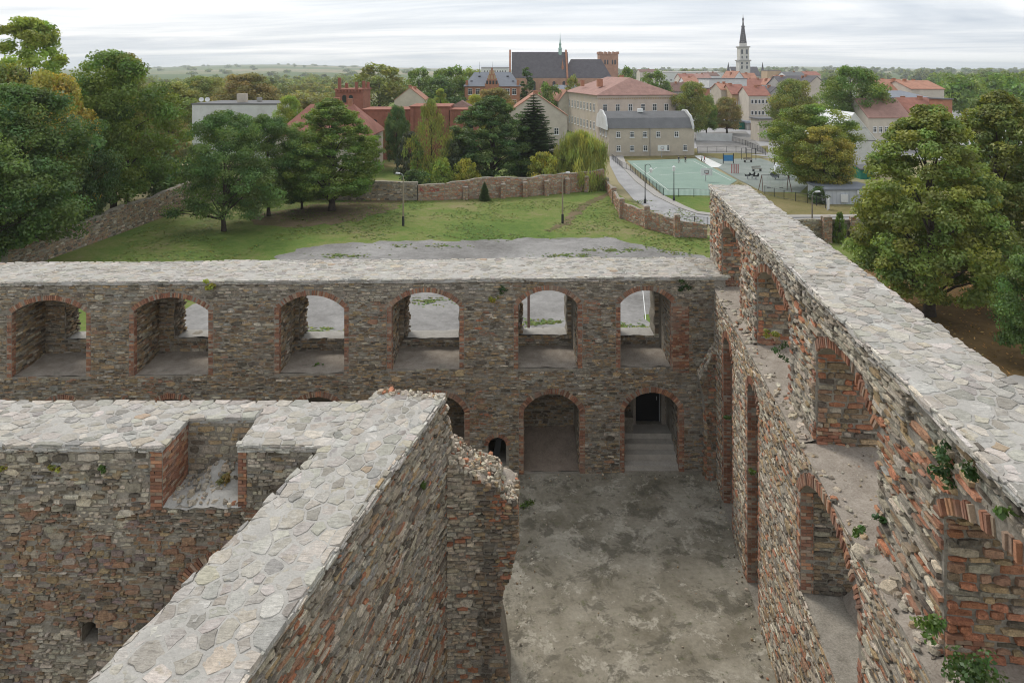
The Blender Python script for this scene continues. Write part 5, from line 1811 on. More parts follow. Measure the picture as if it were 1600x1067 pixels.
# ------------------------------------------------------------------ houses
WIN = {}


def window_meshes(w, h, style):
    k = (round(w, 2), round(h, 2), style)
    if k in WIN:
        return WIN[k]
    f = MB()
    t = 0.09 if style != 'far' else 0.12
    for b in ((-w / 2, -w / 2 + t, 0, h), (w / 2 - t, w / 2, 0, h), (-w / 2 + t, w / 2 - t, 0, t), (-w / 2 + t, w / 2 - t, h - t, h)):
        f.box(b[0], b[1], -0.07, 0.03, b[2], b[3])
    if style != 'far':
        f.box(-t * .4, t * .4, -0.06, 0.03, t, h - t)
        f.box(-w / 2 + t, -t * .4, -0.055, 0.03, h * .6, h * .6 + t * .7)
        f.box(t * .4, w / 2 - t, -0.055, 0.03, h * .6, h * .6 + t * .7)
        f.box(-w / 2 - .1, w / 2 + .1, -0.16, 0.03, -0.12, -0.002)
    p = MB().box(-w / 2 + t * .5, w / 2 - t * .5, -0.025, 0.02, t * .5, h - t * .5)
    WIN[k] = (mesh('window', f.v, f.f, M['white']), mesh('pane', p.v, p.f, M['pane']))
    return WIN[k]


def windows(root, wall, w, d, specs):
    for face, us, z, ww, wh, style in specs:
        fm, pm = window_meshes(ww, wh, style)
        for u in us:
            loc, rz = {'f': ((u * w, -0.012, z), 0), 'l': ((-0.012, d * (1 - u), z), -PI / 2), 'r': ((w + 0.012, u * d, z), PI / 2)}[face]
            o = link('window', fm, root, loc, rz)
            link('pane', pm, o)


def house(name, label, xl, xr, Y, eave, ridge, depth, wall, roof, kind='gable', axis='x', rz=0.0, wins=(), chim=(), over=0.35, cat='house', zb=0.0, group=None, cut=0.0, rdepth=0.5):
    """front wall from pixel xl to xr at depth Y; eave and ridge are pixel rows"""
    w = (xr - xl) * Y / FPX / max(0.4, math.cos(rz))
    h = zat(eave, Y) - zb
    d = depth
    root = empty(name, (xat(xl, Y), Y, zb), rz)
    tag(root, label, cat, group, 'thing')
    rh = zat(ridge, Y + d * rdepth) - zb - h
    rh = max(rh, 0.3)
    wl = MB()
    wl.box(0, w, 0, d, -0.3, h)
    rf = MB()
    e, t = over, 0.18
    if kind == 'gable' and axis == 'x':
        s = rh / (d / 2)
        wl.add([(0, 0, h), (0, d, h), (0, d / 2, h + rh), (w, 0, h), (w, d, h), (w, d / 2, h + rh)], [(0, 2, 1), (3, 4, 5)])
        a = [(-e, -e, h - e * s + .02), (-e, d / 2, h + rh + .02), (-e, d + e, h - e * s + .02)]
        b = [(w + e, y, z) for _, y, z in a]
        rf.add(a + b + [(x, y, z + t) for x, y, z in a + b], [(0, 3, 4, 1), (1, 4, 5, 2), (6, 7, 10, 9), (7, 8, 11, 10), (0, 6, 9, 3), (2, 5, 11, 8), (0, 1, 7, 6), (1, 2, 8, 7), (3, 9, 10, 4), (4, 10, 11, 5)])
    elif kind == 'gable':
        s = rh / (w / 2)
        wl.add([(0, 0, h), (w, 0, h), (w / 2, 0, h + rh), (0, d, h), (w, d, h), (w / 2, d, h + rh)], [(0, 1, 2), (4, 3, 5)])
        a = [(-e, -e, h - e * s + .02), (w / 2, -e, h + rh + .02), (w + e, -e, h - e * s + .02)]
        b = [(x, d + e, z) for x, _, z in a]
        rf.add(a + b + [(x, y, z + t) for x, y, z in a + b], [(0, 1, 4, 3), (1, 2, 5, 4), (6, 9, 10, 7), (7, 10, 11, 8), (0, 3, 9, 6), (2, 8, 11, 5), (0, 6, 7, 1), (1, 7, 8, 2), (3, 4, 10, 9), (4, 5, 11, 10)])
    elif kind == 'hip':
        m = min(w, d) / 2 * (0.9 if not cut else cut)
        lo = [(-e, -e), (w + e, -e), (w + e, d + e), (-e, d + e)]
        if w >= d:
            hi = [(m, d / 2), (w - m, d / 2)]
            fs = [(0, 1, 5, 4), (1, 2, 5), (2, 3, 4, 5), (3, 0, 4)]
        else:
            hi = [(w / 2, m), (w / 2, d - m)]
            fs = [(0, 1, 4), (1, 2, 5, 4), (2, 3, 5), (3, 0, 4, 5)]
        rf.add([(x, y, h + .01) for x, y in lo] + [(x, y, h + rh) for x, y in hi], fs + [(3, 2, 1, 0)])
        rf.box(-e - .03, w + e + .03, -e - .03, d + e + .03, h - .12, h + .008)
    elif kind == 'flat':
        rf.box(-e, w + e, -e, d + e, h + .002, h + 0.25)
        if rh > 0.5:
            rf.add([(-e, -e, h + .25), (w + e, -e, h + .25), (w + e, d + e, h + rh), (-e, d + e, h + rh), (w + e, d + e, h + .25), (-e, d + e, h + .25)], [(0, 1, 2, 3), (1, 4, 2), (0, 3, 5), (5, 3, 2, 4)])
    elif kind == 'mansard':
        h1 = rh * 0.62
        i1 = d * 0.16
        P = [(-e * .2, -e, h), (-e * .2, i1, h + h1), (-e * .2, d / 2, h + rh), (-e * .2, d - i1, h + h1), (-e * .2, d + e, h)]
        Q = [(w + e * .2, y, z) for _, y, z in P]
        rf.add(P + Q, [(i, 5 + i, 6 + i, i + 1) for i in range(4)] + [(4, 3, 2, 1, 0), (5, 6, 7, 8, 9), (0, 4, 9, 5)])
    link('wall', mesh('wall', wl.v, wl.f, M[wall]), root)
    ro_ = link('roof', mesh('roof', rf.v, rf.f, M[roof]), root)
    for cxr, cyr, ch, cw in chim:
        zz = h + rh * (1 - abs(cyr - 0.5) * 1.6 if (axis == 'x') else 1 - abs(cxr - 0.5) * 1.6)
        m = MB().box(cxr * w - cw / 2, cxr * w + cw / 2, cyr * d - cw / 2, cyr * d + cw / 2, zz - 1.2, zz + ch)
        m.box(cxr * w - cw / 2 - .06, cxr * w + cw / 2 + .06, cyr * d - cw / 2 - .06, cyr * d + cw / 2 + .06, zz + ch + .002, zz + ch + .14)
        m.build('chimney', M['brick_orange'] if wall.startswith('plaster') else M[wall], ro_)
    windows(root, wall, w, d, wins)
    return root, w, d, h, rh


R_ = lambda n, a=0.08, b=0.92: [a + (b - a) * (i + 0.5) / n for i in range(n)]

# left group
root, w, d, h, rh = house('white_house', 'white flat-roofed house half hidden by the feathery lawn trees', 300, 432, 138, 164, 160, 14, 'plaster_white', 'roof_grey', 'flat', wins=[('f', (0.33, 0.56, 0.78), 3.5, 0.8, 1.2, 'n'), ('f', (0.15, 0.33, 0.56, 0.78), 7.0, 0.75, 1.0, 'n')], over=0.1)
MB().box(7.2, 9.0, 4, 5.2, h + .3, h + 2.0).build('chimney', M['plaster_cream'], root)
MB().box(10.5, 11.3, 6, 7, h + .3, h + 1.2).build('chimney', M['plaster_grey'], root)
for q in (1.4, 2.6):
    ds = MB().lathe([(0.02, 0.0), (0.25, 0.03), (0.45, 0.12), (0.47, 0.13), (0.25, 0.05), (0.02, 0.02)], seg=14)
    o = ds.build('satellite_dish', M['white'], root, (q, 1.0, h + 0.95))
    o.rotation_euler = (math.radians(70), 0, 0.3)
    MB().tube([(q, 1.05, h + .2), (q, 1.05, h + 0.95)], 0.04, 5).build('dish_mast', M['steel'], root)
house('red_roof_house', 'villa with a broad red hipped roof behind the full lawn tree', 432, 580, 118, 211, 163, 11, 'plaster_cream', 'roof_red', 'hip', cut=0.75, wins=[('f', R_(7), 3.9, 0.9, 1.3, 'n'), ('f', R_(7), 0.9, 0.9, 1.4, 'n')], chim=((0.55, 0.5, 1.0, 0.9), (0.7, .5, .8, .7)))
root, w, d, h, rh = house('brick_tower', 'square red brick tower with battlement and arched windows', 524, 567, 150, 141, 140, 8, 'brick_far', 'brick_far', 'flat', over=0.25, cat='tower')
for i in range(9):
    MB().box(0.05 + i * 0.68, 0.4 + i * 0.68, -0.3, -0.06, h - 0.55, h - 0.02).build('corbel', M['brick_far'], root)
for u in (1.9, 3.3):
    A = Arch(u - .45, u + .45, h - 2.7, h - 1.5, 0.44, 0, 0)
    mb = MB()
    extrude_holes(mb, Frame((0, -0.02, 0), (1, 0, 0), (0, 0, 1), (0, -1, 0)), A.loop(8), [], 0.01)
    mb.build('window', M['pane'], root)
for x, y, hh in ((0.4, 0.5, 2.6), (1.1, 4, 1.4), (4.0, 0.6, 1.7), (5.4, 1.5, 1.9), (5.4, 6, 1.6)):
    MB().box(x, x + .6, y, y + .6, h + .25, h + hh).build('pinnacle', M['brick_far'], root)
A = None
for lab, xl, xr, Y, top, dp in (('long red brick ruin wall with cornice left of the birch', 566, 641, 136, 173, 9), ('tallest plain stretch of red brick ruin behind the birch', 641, 702, 134, 168, 10), ('low end of the red brick ruin beside the dense garden tree', 703, 745, 134, 173, 9)):
    root, w, d, h, rh = house('brick_ruin', lab, xl, xr, Y, top, top - 1, dp, 'brick_far', 'brick_far', 'flat', over=0.18, cat='building')
    for u in R_(max(2, int(w / 3.2)), 0.0, 1.0):
        A = Arch(u * w - .6, u * w + .6, h - 4.0, h - 2.2, 0.5, 0, 0)
        if '141' in lab or 'tallest' in lab:
            continue
        mb = MB()
        extrude_holes(mb, Frame((0, -0.015, 0), (1, 0, 0), (0, 0, 1), (0, -1, 0)), A.loop(8), [], 0.01)
        mb.build('blind_window', M['pane'] if rnd.random() < .5 else M['brick_orange'], root)
    for i in range(int(w / 4.5) + 1):
        MB().box(i * 4.4, i * 4.4 + .7, -0.35, -0.002, 0, h - .3).build('buttress', M['brick_far'], root)
house('shed_roof', 'brown overgrown hipped roof on top of the brick ruin', 700, 740, 140, 171, 157, 6, 'brick_far', 'roof_brown', 'hip', cat='roof', cut=0.6)
house('cream_gable_house', 'cream gable-ended house with orange roof before the dark park trees', 616, 664, 185, 157, 138, 14, 'plaster_cream', 'roof_orange', 'gable', 'y', chim=((0.5, 0.1, 0.6, 0.8), (0.6, 0.5, 0.6, 0.8)), rdepth=0.0, rz=0.06, over=0.15)
root, w, d, h, rh = house('ornate_brick_building', 'ornate brick building with stepped gable, slate roof and gilded windows', 726, 812, 215, 135, 113, 11, 'brick_orange', 'roof_bluegrey', 'hip', cut=0.5, cat='building',
                          wins=[('f', (0.1, 0.24, 0.68, 0.78, 0.9), h * 0.0 + 9.6, 1.3, 1.9, 'n'), ('f', (0.1, 0.24, 0.68, 0.78, 0.9), 6.2, 1.3, 1.9, 'n')])
gx0, gx1 = w * 0.37, w * 0.62
steps = 7
pts = [(gx0, 0), (gx1, 0)]
for i in range(steps):
    f = i / steps
    pts += [(gx1 - f * (gx1 - gx0) / 2, h + f * 5.6), (gx1 - f * (gx1 - gx0) / 2, h + (f + 1 / steps) * 5.6)]
for i in range(steps, 0, -1):
    f = (i - 1) / steps
    pts += [(gx0 + f * (gx1 - gx0) / 2, h + (f + 1 / steps) * 5.6), (gx0 + f * (gx1 - gx0) / 2, h + f * 5.6)]
mb = MB()
extrude_holes(mb, Frame((0, -0.4, 0), (1, 0, 0), (0, 0, 1), (0, -1, 0)), pts, [], 1.2)
gb = mb.build('stepped_gable', M['brick_orange'], root)
for row, n in ((0.6, 4), (2.2, 3), (3.6, 2)):
    for i in range(n):
        x = (gx0 + gx1) / 2 + (i - (n - 1) / 2) * 0.95
        MB().box(x - .3, x + .3, -0.45, -0.41, h + row, h + row + 1.1).build('blind_panel', M['plaster_ochre'] if row > 1 else M['pane'], gb)
for x in (0.3, w - 0.9):
    MB().box(x, x + .7, -.1, .8, h, h + 1.8).build('pinnacle', M['brick_orange'], root)
for x in (4.3, w * .5, w - 3.0):
    MB().tube([(x, 5, h + rh - 1.5), (x, 5, h + rh + 3.2)], [0.08, 0.02], 5).build('roof_spike', M['dark'], root)
for x, zf in ((0.26 * w, .55), (0.12 * w, .2), (0.78 * w, .55), (0.88 * w, .2)):
    MB().box(x - .35, x + .35, 5.5 * zf + .4, 5.5 * zf + 1.6, h + rh * zf, h + rh * zf + .8).build('dormer', M['dark'], root)

# church with the dark roof
root, w, d, h, rh = house('brick_church', 'large brick church with steep dark slate roof and green ridge turret', 800, 889, 318, 122, 82.5, 17, 'brick_pale', 'roof_slate', 'gable', 'x', cat='church', over=0.1)
for x in (-0.5, w - 0.3):
    mb = MB()
    extrude_holes(mb, Frame((x, 0, 0), (0, 1, 0), (0, 0, 1), (-1, 0, 0)), [(-.6, 0), (d + .6, 0), (d + .6, h + .3), (d / 2, h + rh + 1.3), (-.6, h + .3)], [], -0.8)
    mb.build('gable_parapet', M['brick_orange'], root)
MB().lathe([(1.1, 0), (1.1, 1.6), (0.9, 1.7), (0.75, 3.6), (1.0, 3.8), (0.55, 4.6), (0.5, 5.8), (0.7, 6.0), (0.3, 6.8), (0.12, 9.0), (0.03, 11.5)], w - 3.4, d / 2, 8).build('ridge_turret', M['copper'], root, (0, 0, h + rh - 2.2))
for u in R_(4, 0.3, 1.0):
    A = Arch(u * w - .7, u * w + .7, 3, h - 2.2, 0.68, 0, 0)
    mb = MB()
    extrude_holes(mb, Frame((0, -0.02, 0), (1, 0, 0), (0, 0, 1), (0, -1, 0)), A.loop(8), [], 0.01)
    mb.build('window', M['pane'], root)
    MB().box(u * w + 1.5, u * w + 2.3, -1.0, 0, 0, h - 1.5).build('buttress', M['brick_pale'], root)
root, w, d, h, rh = house('church_chancel', 'lower slate-roofed chancel joined to the brick church', 880, 956, 320, 122, 93, 13, 'brick_pale', 'roof_slate', 'hip', cut=0.62, cat='church', over=0.1)
MB().lathe([(.5, 0), (.5, 3), (.1, 5.5), (.02, 7)], -0.2, 1, 8).build('pinnacle', M['brick_orange'], root, (0, 0, h + 2))
root, w, d, h, rh = house('church_tower', 'square crenellated brick bell tower behind the chancel', 937, 966, 338, 85, 84, 9, 'brick_pale', 'brick_pale', 'flat', over=0.35, cat='tower')
for k in range(5):
    for (px_, py_) in ((k * (w - .9) / 4, -.35), (k * (w - .9) / 4, d - .5), (-.35, k * (d - .9) / 4), (w - .5, k * (d - .9) / 4)):
        MB().box(px_, px_ + .9, py_, py_ + .85, h + .25, h + 1.2).build('merlon', M['brick_pale'], root)
for u in (0.38, 0.52, 0.78, 0.92):
    A = Arch(u * w - .35, u * w + .35, h - 5.0, h - 3.0, 0.34, 0, 0)
    mb = MB()
    extrude_holes(mb, Frame((-.8, -0.02, 0), (1, 0, 0), (0, 0, 1), (0, -1, 0)), A.loop(8), [], 0.01)
    mb.build('window', M['pane'], root)

# school buildings by the court
root, w, d, h, rh = house('school', 'big pinkish school with hipped tile roof and a row of white windows', 934, 1062, 172, 149, 121, 30, 'plaster_pink', 'roof_pink', 'hip', cut=0.55, rz=math.radians(10), cat='building', over=0.5, rdepth=0.5,
                          wins=[('f', (0.09, 0.25, 0.41, 0.57, 0.72, 0.87), 7.1, 1.1, 1.75, 'n'), ('l', R_(9, .05, .95), 7.0, 1.1, 1.9, 'n'), ('l', R_(9, .05, .95), 2.5, 1.1, 1.9, 'n'), ('f', (0.09, 0.25, 0.41, 0.57, 0.72, 0.87), 2.8, 1.1, 1.75, 'n')],
                          chim=((0.17, 0.32, 0.6, 1.3), (0.55, 0.5, 0.4, 0.9), (0.1, 0.7, 0.3, .9)))
for i in range(44):
    MB().box(0.2 + i * (w - .4) / 44, 0.2 + i * (w - .4) / 44 + .2, -0.14, -0.004, h - 1.05, h - .7).build('cornice_tooth', M['plaster_ochre'], root)
MB().box(-0.2, w + .2, -0.22, -0.002, h - .68, h - .2).build('cornice', M['plaster_pink'], root)
for x in (0.22, 0.48, 0.74):
    MB().box(x * w - .3, x * w + .3, 2.6, 3.4, h + 1.3, h + 1.85).build('skylight', M['white'], root)
MB().tube([(w - .4, -.1, 0), (w - .4, -.1, h)], 0.08, 6).build('drainpipe', M['plaster_grey'], root)
root, w, d, h, rh = house('school_annex', 'two-storey beige annex with grey mansard roof beside the green court', 951, 1088, 141, 201, 174, 9.5, 'plaster_beige', 'roof_grey', 'mansard', rz=math.radians(5), cat='building', over=0.3,
                          wins=[('f', (0.11, 0.27, 0.42, 0.575, 0.79), 3.75, 0.85, 1.15, 'n'), ('f', (0.115, 0.27, 0.425, 0.68, 0.89), 1.0, 0.85, 1.15, 'n'), ('l', R_(3), 3.75, .85, 1.15, 'n')])
for x in (-0.25, w - 0.2):
    mb = MB()
    hf = [(-.4, h - .3), (-.42, h + .45), (.25, h + rh * .5), (1.0, h + rh * .66 + .35), (2.2, h + rh * .78 + .3), (d / 2 - 1.2, h + rh + .25)]
    g = hf + [(d - a_, b_) for a_, b_ in reversed(hf)]
    extrude_holes(mb, Frame((x, 0, 0), (0, 1, 0), (0, 0, 1), (-1, 0, 0)), g, [], -0.3)
    mb.build('curved_gable', M['plaster_white'], root)
MB().tube([(w * .48, -.1, 0), (w * .48, -.1, h)], 0.07, 6).build('drainpipe', M['plaster_grey'], root)
MB().box(w * .4, w * .46, d * .4, d * .5, h + rh - .2, h + rh + .5).build('vent', M['white'], root)
# street left of the school
house('gable_cottage', 'cream gable-ended cottage with red roof behind the spruce', 788, 886, 148, 181, 147, 12, 'plaster_cream', 'roof_orange', 'gable', 'y', rdepth=0.0, over=0.2, wins=[('f', (0.83,), 3.7, 1.0, 1.4, 'n')], chim=((0.5, 0.1, 0.5, 0.9),))
house('street_house', 'pale house with green-grey roof up the street behind the cottage', 868, 902, 235, 147, 134, 14, 'plaster_white', 'roof_bluegrey', 'gable', 'x', wins=[('f', R_(4), 4, 1, 1.5, 'far')], chim=((0.6, .5, 1, 1), (.8, .5, 1, 1)))
house('street_house', 'low terrace with orange roof along the street before the school', 874, 897, 200, 157, 142, 18, 'plaster_cream', 'roof_orange', 'gable', 'y', rz=0.1, rdepth=0.0, wins=[('r', R_(4), 3, .9, 1.4, 'far')])

# town beyond the school
T = [
    ('white_block', 'white flat-roofed block in the town behind the garages', 1108, 1167, 262, 124, 122, 14, 'plaster_white', 'roof_grey', 'flat', 'x', [('f', R_(4, 0, .35), 9.5, .8, 1.3, 'far'), ('f', R_(4, 0, .35), 6.5, .8, 1.3, 'far'), ('f', R_(4, 0, .35), 3.2, .8, 1.3, 'far')]),
    ('town_house', 'grey house with brown roof left of the white block', 1050, 1096, 275, 143, 130, 12, 'plaster_grey', 'roof_brown', 'gable', 'x', [('f', R_(6), 5, .8, 1.2, 'far')]),
    ('town_house', 'narrow orange brick house end beside the white block', 1095, 1109, 250, 139, 137, 10, 'brick_orange', 'roof_grey', 'flat', 'x', [('f', (0.5,), 6, .8, 1.2, 'far')]),
    ('town_house', 'ochre house with red roof before the white block', 1144, 1167, 222, 148, 133, 12, 'plaster_ochre', 'roof_red', 'gable', 'x', [('f', R_(3), 6, .8, 1.3, 'far'), ('f', R_(3), 2.6, .8, 1.3, 'far')]),
    ('town_house', 'beige house with orange roof left of the ochre house', 1127, 1144, 228, 141, 131, 12, 'plaster_beige', 'roof_orange', 'gable', 'x', [('f', R_(2), 7, .8, 1.3, 'far')]),
    ('town_house', 'cream house with red roof and rows of windows, right of the ochre house', 1170, 1203, 212, 150, 136, 11, 'plaster_cream', 'roof_red', 'gable', 'x', [('f', R_(5), 7.0, .8, 1.3, 'far'), ('f', R_(5), 3.6, .8, 1.3, 'far')]),
    ('town_house', 'grey house end adjoining the cream house, half behind a round tree', 1203, 1222, 214, 146, 137, 11, 'plaster_grey', 'roof_slate', 'gable', 'y', [('f', R_(2), 6.5, .8, 1.3, 'far'), ('f', R_(2), 3.3, .8, 1.3, 'far')]),
    ('town_house', 'house with wine-red roof behind the cream house', 1168, 1200, 290, 136, 124, 13, 'plaster_white', 'roof_red', 'gable', 'x', [('f', R_(5), 7, .8, 1.3, 'far')]),
    ('town_house', 'white gable front beside the wine-red roof', 1197, 1221, 285, 133, 124, 12, 'plaster_white', 'roof_orange', 'gable', 'y', [('f', R_(3), 8, .8, 1.3, 'far')]),
    ('town_house', 'white gable with orange roof below the tall spire', 1145, 1165, 335, 126, 112, 18, 'plaster_white', 'roof_orange', 'gable', 'y', [('f', R_(2), 9, .8, 1.3, 'far')]),
    ('town_house', 'red-roofed house right of the white gable below the spire', 1163, 1186, 340, 128, 115, 14, 'plaster_cream', 'roof_orange', 'gable', 'x', [('f', R_(4), 8, .8, 1.3, 'far')]),
    ('town_house', 'long house with dark roof and cream gable by the round tree', 1222, 1264, 252, 134, 120, 16, 'plaster_grey', 'roof_slate', 'gable', 'x', [('f', R_(6), 6, .8, 1.3, 'far')]),
    ('town_house', 'cream gable end at the right of the dark roof', 1262, 1291, 246, 133, 120, 18, 'plaster_cream', 'roof_slate', 'gable', 'y', [('f', R_(3), 6.5, .8, 1.3, 'far'), ('f', R_(3), 3.5, .8, 1.3, 'far')]),
    ('town_house', 'red-roofed house far left in the town, over the school roof', 1064, 1088, 385, 124, 116, 14, 'plaster_cream', 'roof_red', 'gable', 'x', [('f', R_(4), 8, .8, 1.3, 'far')]),
    ('town_house', 'pinkish-roofed house next to the far left red one', 1086, 1112, 400, 123, 116, 14, 'plaster_pink', 'roof_pink', 'gable', 'x', [('f', R_(4), 8, .8, 1.3, 'far')]),
    ('town_house', 'orange-roofed house below the two far left ones', 1070, 1092, 330, 130, 121, 12, 'plaster_white', 'roof_orange', 'gable', 'x', [('f', R_(4), 6, .8, 1.3, 'far')]),
    ('long_hall', 'long white industrial hall on the skyline left of the spire', 1030, 1132, 620, 114, 112, 20, 'plaster_white', 'plaster_grey', 'flat', 'x', [('f', R_(12), 7, 2, 1.2, 'far')]),
    ('town_house', 'ochre block of flats right of the spire church', 1199, 1220, 480, 111, 109.5, 12, 'plaster_ochre', 'roof_grey', 'flat', 'x', [('f', R_(5), 10, 1, 1.4, 'far'), ('f', R_(5), 6, 1, 1.4, 'far')]),
    ('town_house', 'small red-roofed house right of the ochre flats', 1216, 1234, 360, 127, 119, 12, 'plaster_cream', 'roof_orange', 'gable', 'x', [('f', R_(3), 7, .8, 1.3, 'far')]),
    ('town_house', 'far red roof on the skyline right of the dark roof', 1260, 1283, 455, 118, 112.5, 14, 'plaster_pink', 'roof_red', 'gable', 'x', [('f', R_(4), 8, .8, 1.3, 'far')]),
    ('town_house', 'pale house behind the long dark roof', 1228, 1258, 420, 119, 113, 14, 'plaster_white', 'roof_grey', 'gable', 'x', [('f', R_(5), 8, .8, 1.3, 'far')]),
    ('town_house', 'small white house between pink and brown roofs by the school', 1104, 1124, 440, 119, 114, 14, 'plaster_white', 'roof_brown', 'gable', 'x', [('f', R_(3), 8, .8, 1.3, 'far')]),
    ('town_house', 'low house on the skyline just right of the church tower', 1000, 1030, 560, 113, 109, 14, 'plaster_cream', 'roof_brown', 'gable', 'x', [('f', R_(5), 8, .9, 1.3, 'far')]),
    ('town_block', 'pale block of flats showing over the ornate building roof', 752, 795, 520, 107, 105, 14, 'plaster_white', 'roof_grey', 'flat', 'x', [('f', R_(9), 15, 1, 1.4, 'far')]),
    ('red_house', 'house with bright orange roof, upper left of the right-hand group', 1379, 1428, 205, 147, 125, 14, 'plaster_cream', 'roof_orange', 'gable', 'x', [('f', R_(5), 5, .9, 1.3, 'far')]),
    ('red_house', 'orange-roofed house with cream gable, top right of the right-hand group', 1424, 1476, 200, 140, 127, 16, 'plaster_cream', 'roof_orange', 'gable', 'x', [('f', R_(5), 6, .9, 1.3, 'far'), ('r', R_(3), 6, .9, 1.3, 'far')]),
    ('flat_house', 'blue-grey low roof between the orange roofs', 1386, 1452, 188, 154, 143, 13, 'plaster_grey', 'roof_bluegrey', 'flat', 'x', []),
    ('red_house', 'pale house with faded red roof and small windows behind the white tent-shaped hall', 1357, 1424, 150, 184, 155, 11, 'plaster_cream', 'roof_pink', 'gable', 'x', [('f', R_(6), 4.0, .8, 1.2, 'n'), ('f', R_(6), 1.3, .8, 1.2, 'n')]),
    ('red_house', 'red-roofed house adjoining on the right, behind the linden', 1422, 1482, 152, 178, 154, 11, 'plaster_cream', 'roof_red', 'gable', 'x', [('f', R_(5), 4.0, .8, 1.2, 'n')]),
    ('brick_house', 'small orange brick block beside the linden top', 1474, 1488, 150, 156, 155, 5, 'brick_orange', 'roof_grey', 'flat', 'x', []),
]
for (nm, lab, xl, xr, Y, ev, rg, dp, wm, rm, kd, ax, wn) in T:
    house(nm, lab, xl, xr, Y, ev, rg, dp, wm, rm, kd, ax, rz=rnd.uniform(-.03, .05), wins=wn, chim=() if kd == 'flat' else ((rnd.uniform(.2, .8), 0.45, 0.7, 0.8), (rnd.uniform(.2, .8), 0.55, .6, .7)), rdepth=0.5 if ax == 'x' else 0.0, over=0.25)
for i, (px_, Y, c, top) in enumerate(((1120, 210, 'plaster_grey', 189), (1140, 207, 'plaster_beige', 190), (1160, 204, 'brick_pale', 191), (1178, 201, 'plaster_grey', 193))):
    lab = ('grey garage at the left end of the flat-roofed garage row', 'beige second garage of the flat-roofed row', 'brick-coloured third garage of the flat-roofed row', 'grey garage at the right end of the row')[i]
    root, w, d, h, rh = house('garage', lab, px_ - 9, px_ + 9, Y, top, top - 1, 7, c, 'roof_bluegrey', 'flat', cat='garage', group='garages beyond the school yard')
    MB().box(w * .15, w * .85, -0.04, -0.002, 0, 2.0).build('door', M['roof_brown'] if i % 2 else M['greenpaint'], root)
house('utility_hut', 'small cream hut with grey roof left of the playground tree', 1186, 1216, 170, 187, 184, 6, 'plaster_cream', 'roof_grey', 'flat', cat='hut', wins=[('f', (0.3, 0.7), 1.5, .8, 1.0, 'n')])
w_ = MB().box(0, 8.4, 0, 0.3, 0, 1.9).build('yard_wall', M['plaster_white'], None, (xat(1088, 172), 172, 0), -0.25)
tag(w_, 'white wall at the back of the school yard behind the bins', 'wall', None, 'thing')
for i, (m, px_) in enumerate((('bluepaint', 1112), ('yellowpaint', 1119), ('dark', 1128))):
    b = empty('waste_bin', gp(px_, 219))
    tag(b, ('blue', 'yellow', 'black')[i] + ' waste bin by the white yard wall', 'bin', 'bins in the school yard')
    MB().add([(-.5, -.4, 0), (.5, -.4, 0), (.5, .4, 0), (-.5, .4, 0), (-.6, -.5, 1.1), (.6, -.5, 1.1), (.6, .5, 1.1), (-.6, .5, 1.1)], BOX_F).build('body', M[m], b)
    MB().lathe([(0.62, 1.11), (0.6, 1.25), (0.3, 1.38), (.05, 1.4)], seg=10).build('lid', M[m], b)

# white tent-shaped hall, green shed, container hut
root, w, d, h, rh = house('white_hall', 'white steep-roofed hall showing as a pale triangle behind the playground tree', 1296, 1374, 118, 226, 178, 12, 'plaster_white', 'white', 'gable', 'y', rdepth=0.0, over=0.05, cat='building')
for z in (h + 0.6, h + 2.7):
    MB().box(0.3 + (z - h) * .62, w - .3 - (z - h) * .62, -0.05, -0.004, z, z + .07).build('cladding_joint', M['dark'], root)
root, w, d, h, rh = house('green_shed', 'dark green shed with double doors by the white hall', 1345, 1366, 112, 265, 259, 3, 'greenpaint', 'roof_grey', 'gable', 'x', over=0.25, cat='shed')
MB().box(w * .5 - .02, w * .5 + .02, -0.03, -0.002, 0, h - .1).build('door_gap', M['dark'], root)
root, w, d, h, rh = house('container_hut', 'pale grey clad hut with flat roof behind the linden', 1290, 1372, 91, 298, 296, 5.5, 'container', 'roof_bluegrey', 'flat', over=0.12, cat='hut')
for i in range(12):
    MB().box(0.3 + i * .56, 0.36 + i * .56, -0.05, -0.003, 0.1, h - .05).build('cladding_rib', M['container'], root)
for x, z, ww, hh in ((1.9, 0.3, .9, 1.0), (4.0, 1.3, .8, .5)):
    MB().box(x, x + ww, -0.22, -0.052, z, z + hh).build('meter_box', M['white'], root)
MB().box(-0.06, -0.003, 1.4, 2.6, 0, 2.0).build('door', M['dark'], root)
sg = MB().box(-.5, .5, -.03, .03, 0, 1.35).box(-.5, -.44, -.05, .05, 0, 1.45).box(.44, .5, -.05, .05, 0, 1.45).build('gate_panel', M['white'], None, gp(1294, 328), 0.9)
tag(sg, 'white gate panel standing open beside the container hut', 'gate')

# tall spire
Yt, k = 640.0, 640.0 / FPX
root = empty('spire_church', (xat(1161, Yt), Yt, 0))
tag(root, 'tall white church tower with dark openwork spire on the skyline', 'church', None, 'thing')
zt = lambda y: CAM_H - (y - HYP) * k
s = 4.9
MB().box(-s, s, -s, s, 0, zt(96)).build('tower_base', M['slatestone'], root)
MB().box(-s - .7, s + .7, -s - .7, s + .7, zt(96) + .01, zt(94)).build('gallery', M['plaster_grey'], root)
q = 4.2
MB().box(-q, q, -q, q, zt(94) + .01, zt(75)).build('belfry', M['slatestone'], root)
MB().box(-q - .8, q + .8, -q - .8, q + .8, zt(75) + .01, zt(73)).build('gallery', M['plaster_grey'], root)
MB().lathe([(3.3, zt(73)), (3.3, zt(68))], 0, 0, 8, PI / 8).build('drum', M['slatestone'], root)
for i in range(8):
    a = PI / 8 + i * PI / 4
    MB().tube([(2.9 * math.cos(a), 2.9 * math.sin(a), zt(68)), (0.9 * math.cos(a), 0.9 * math.sin(a), zt(43))], 0.42, 5).build('spire_rib', M['roof_slate'], root)
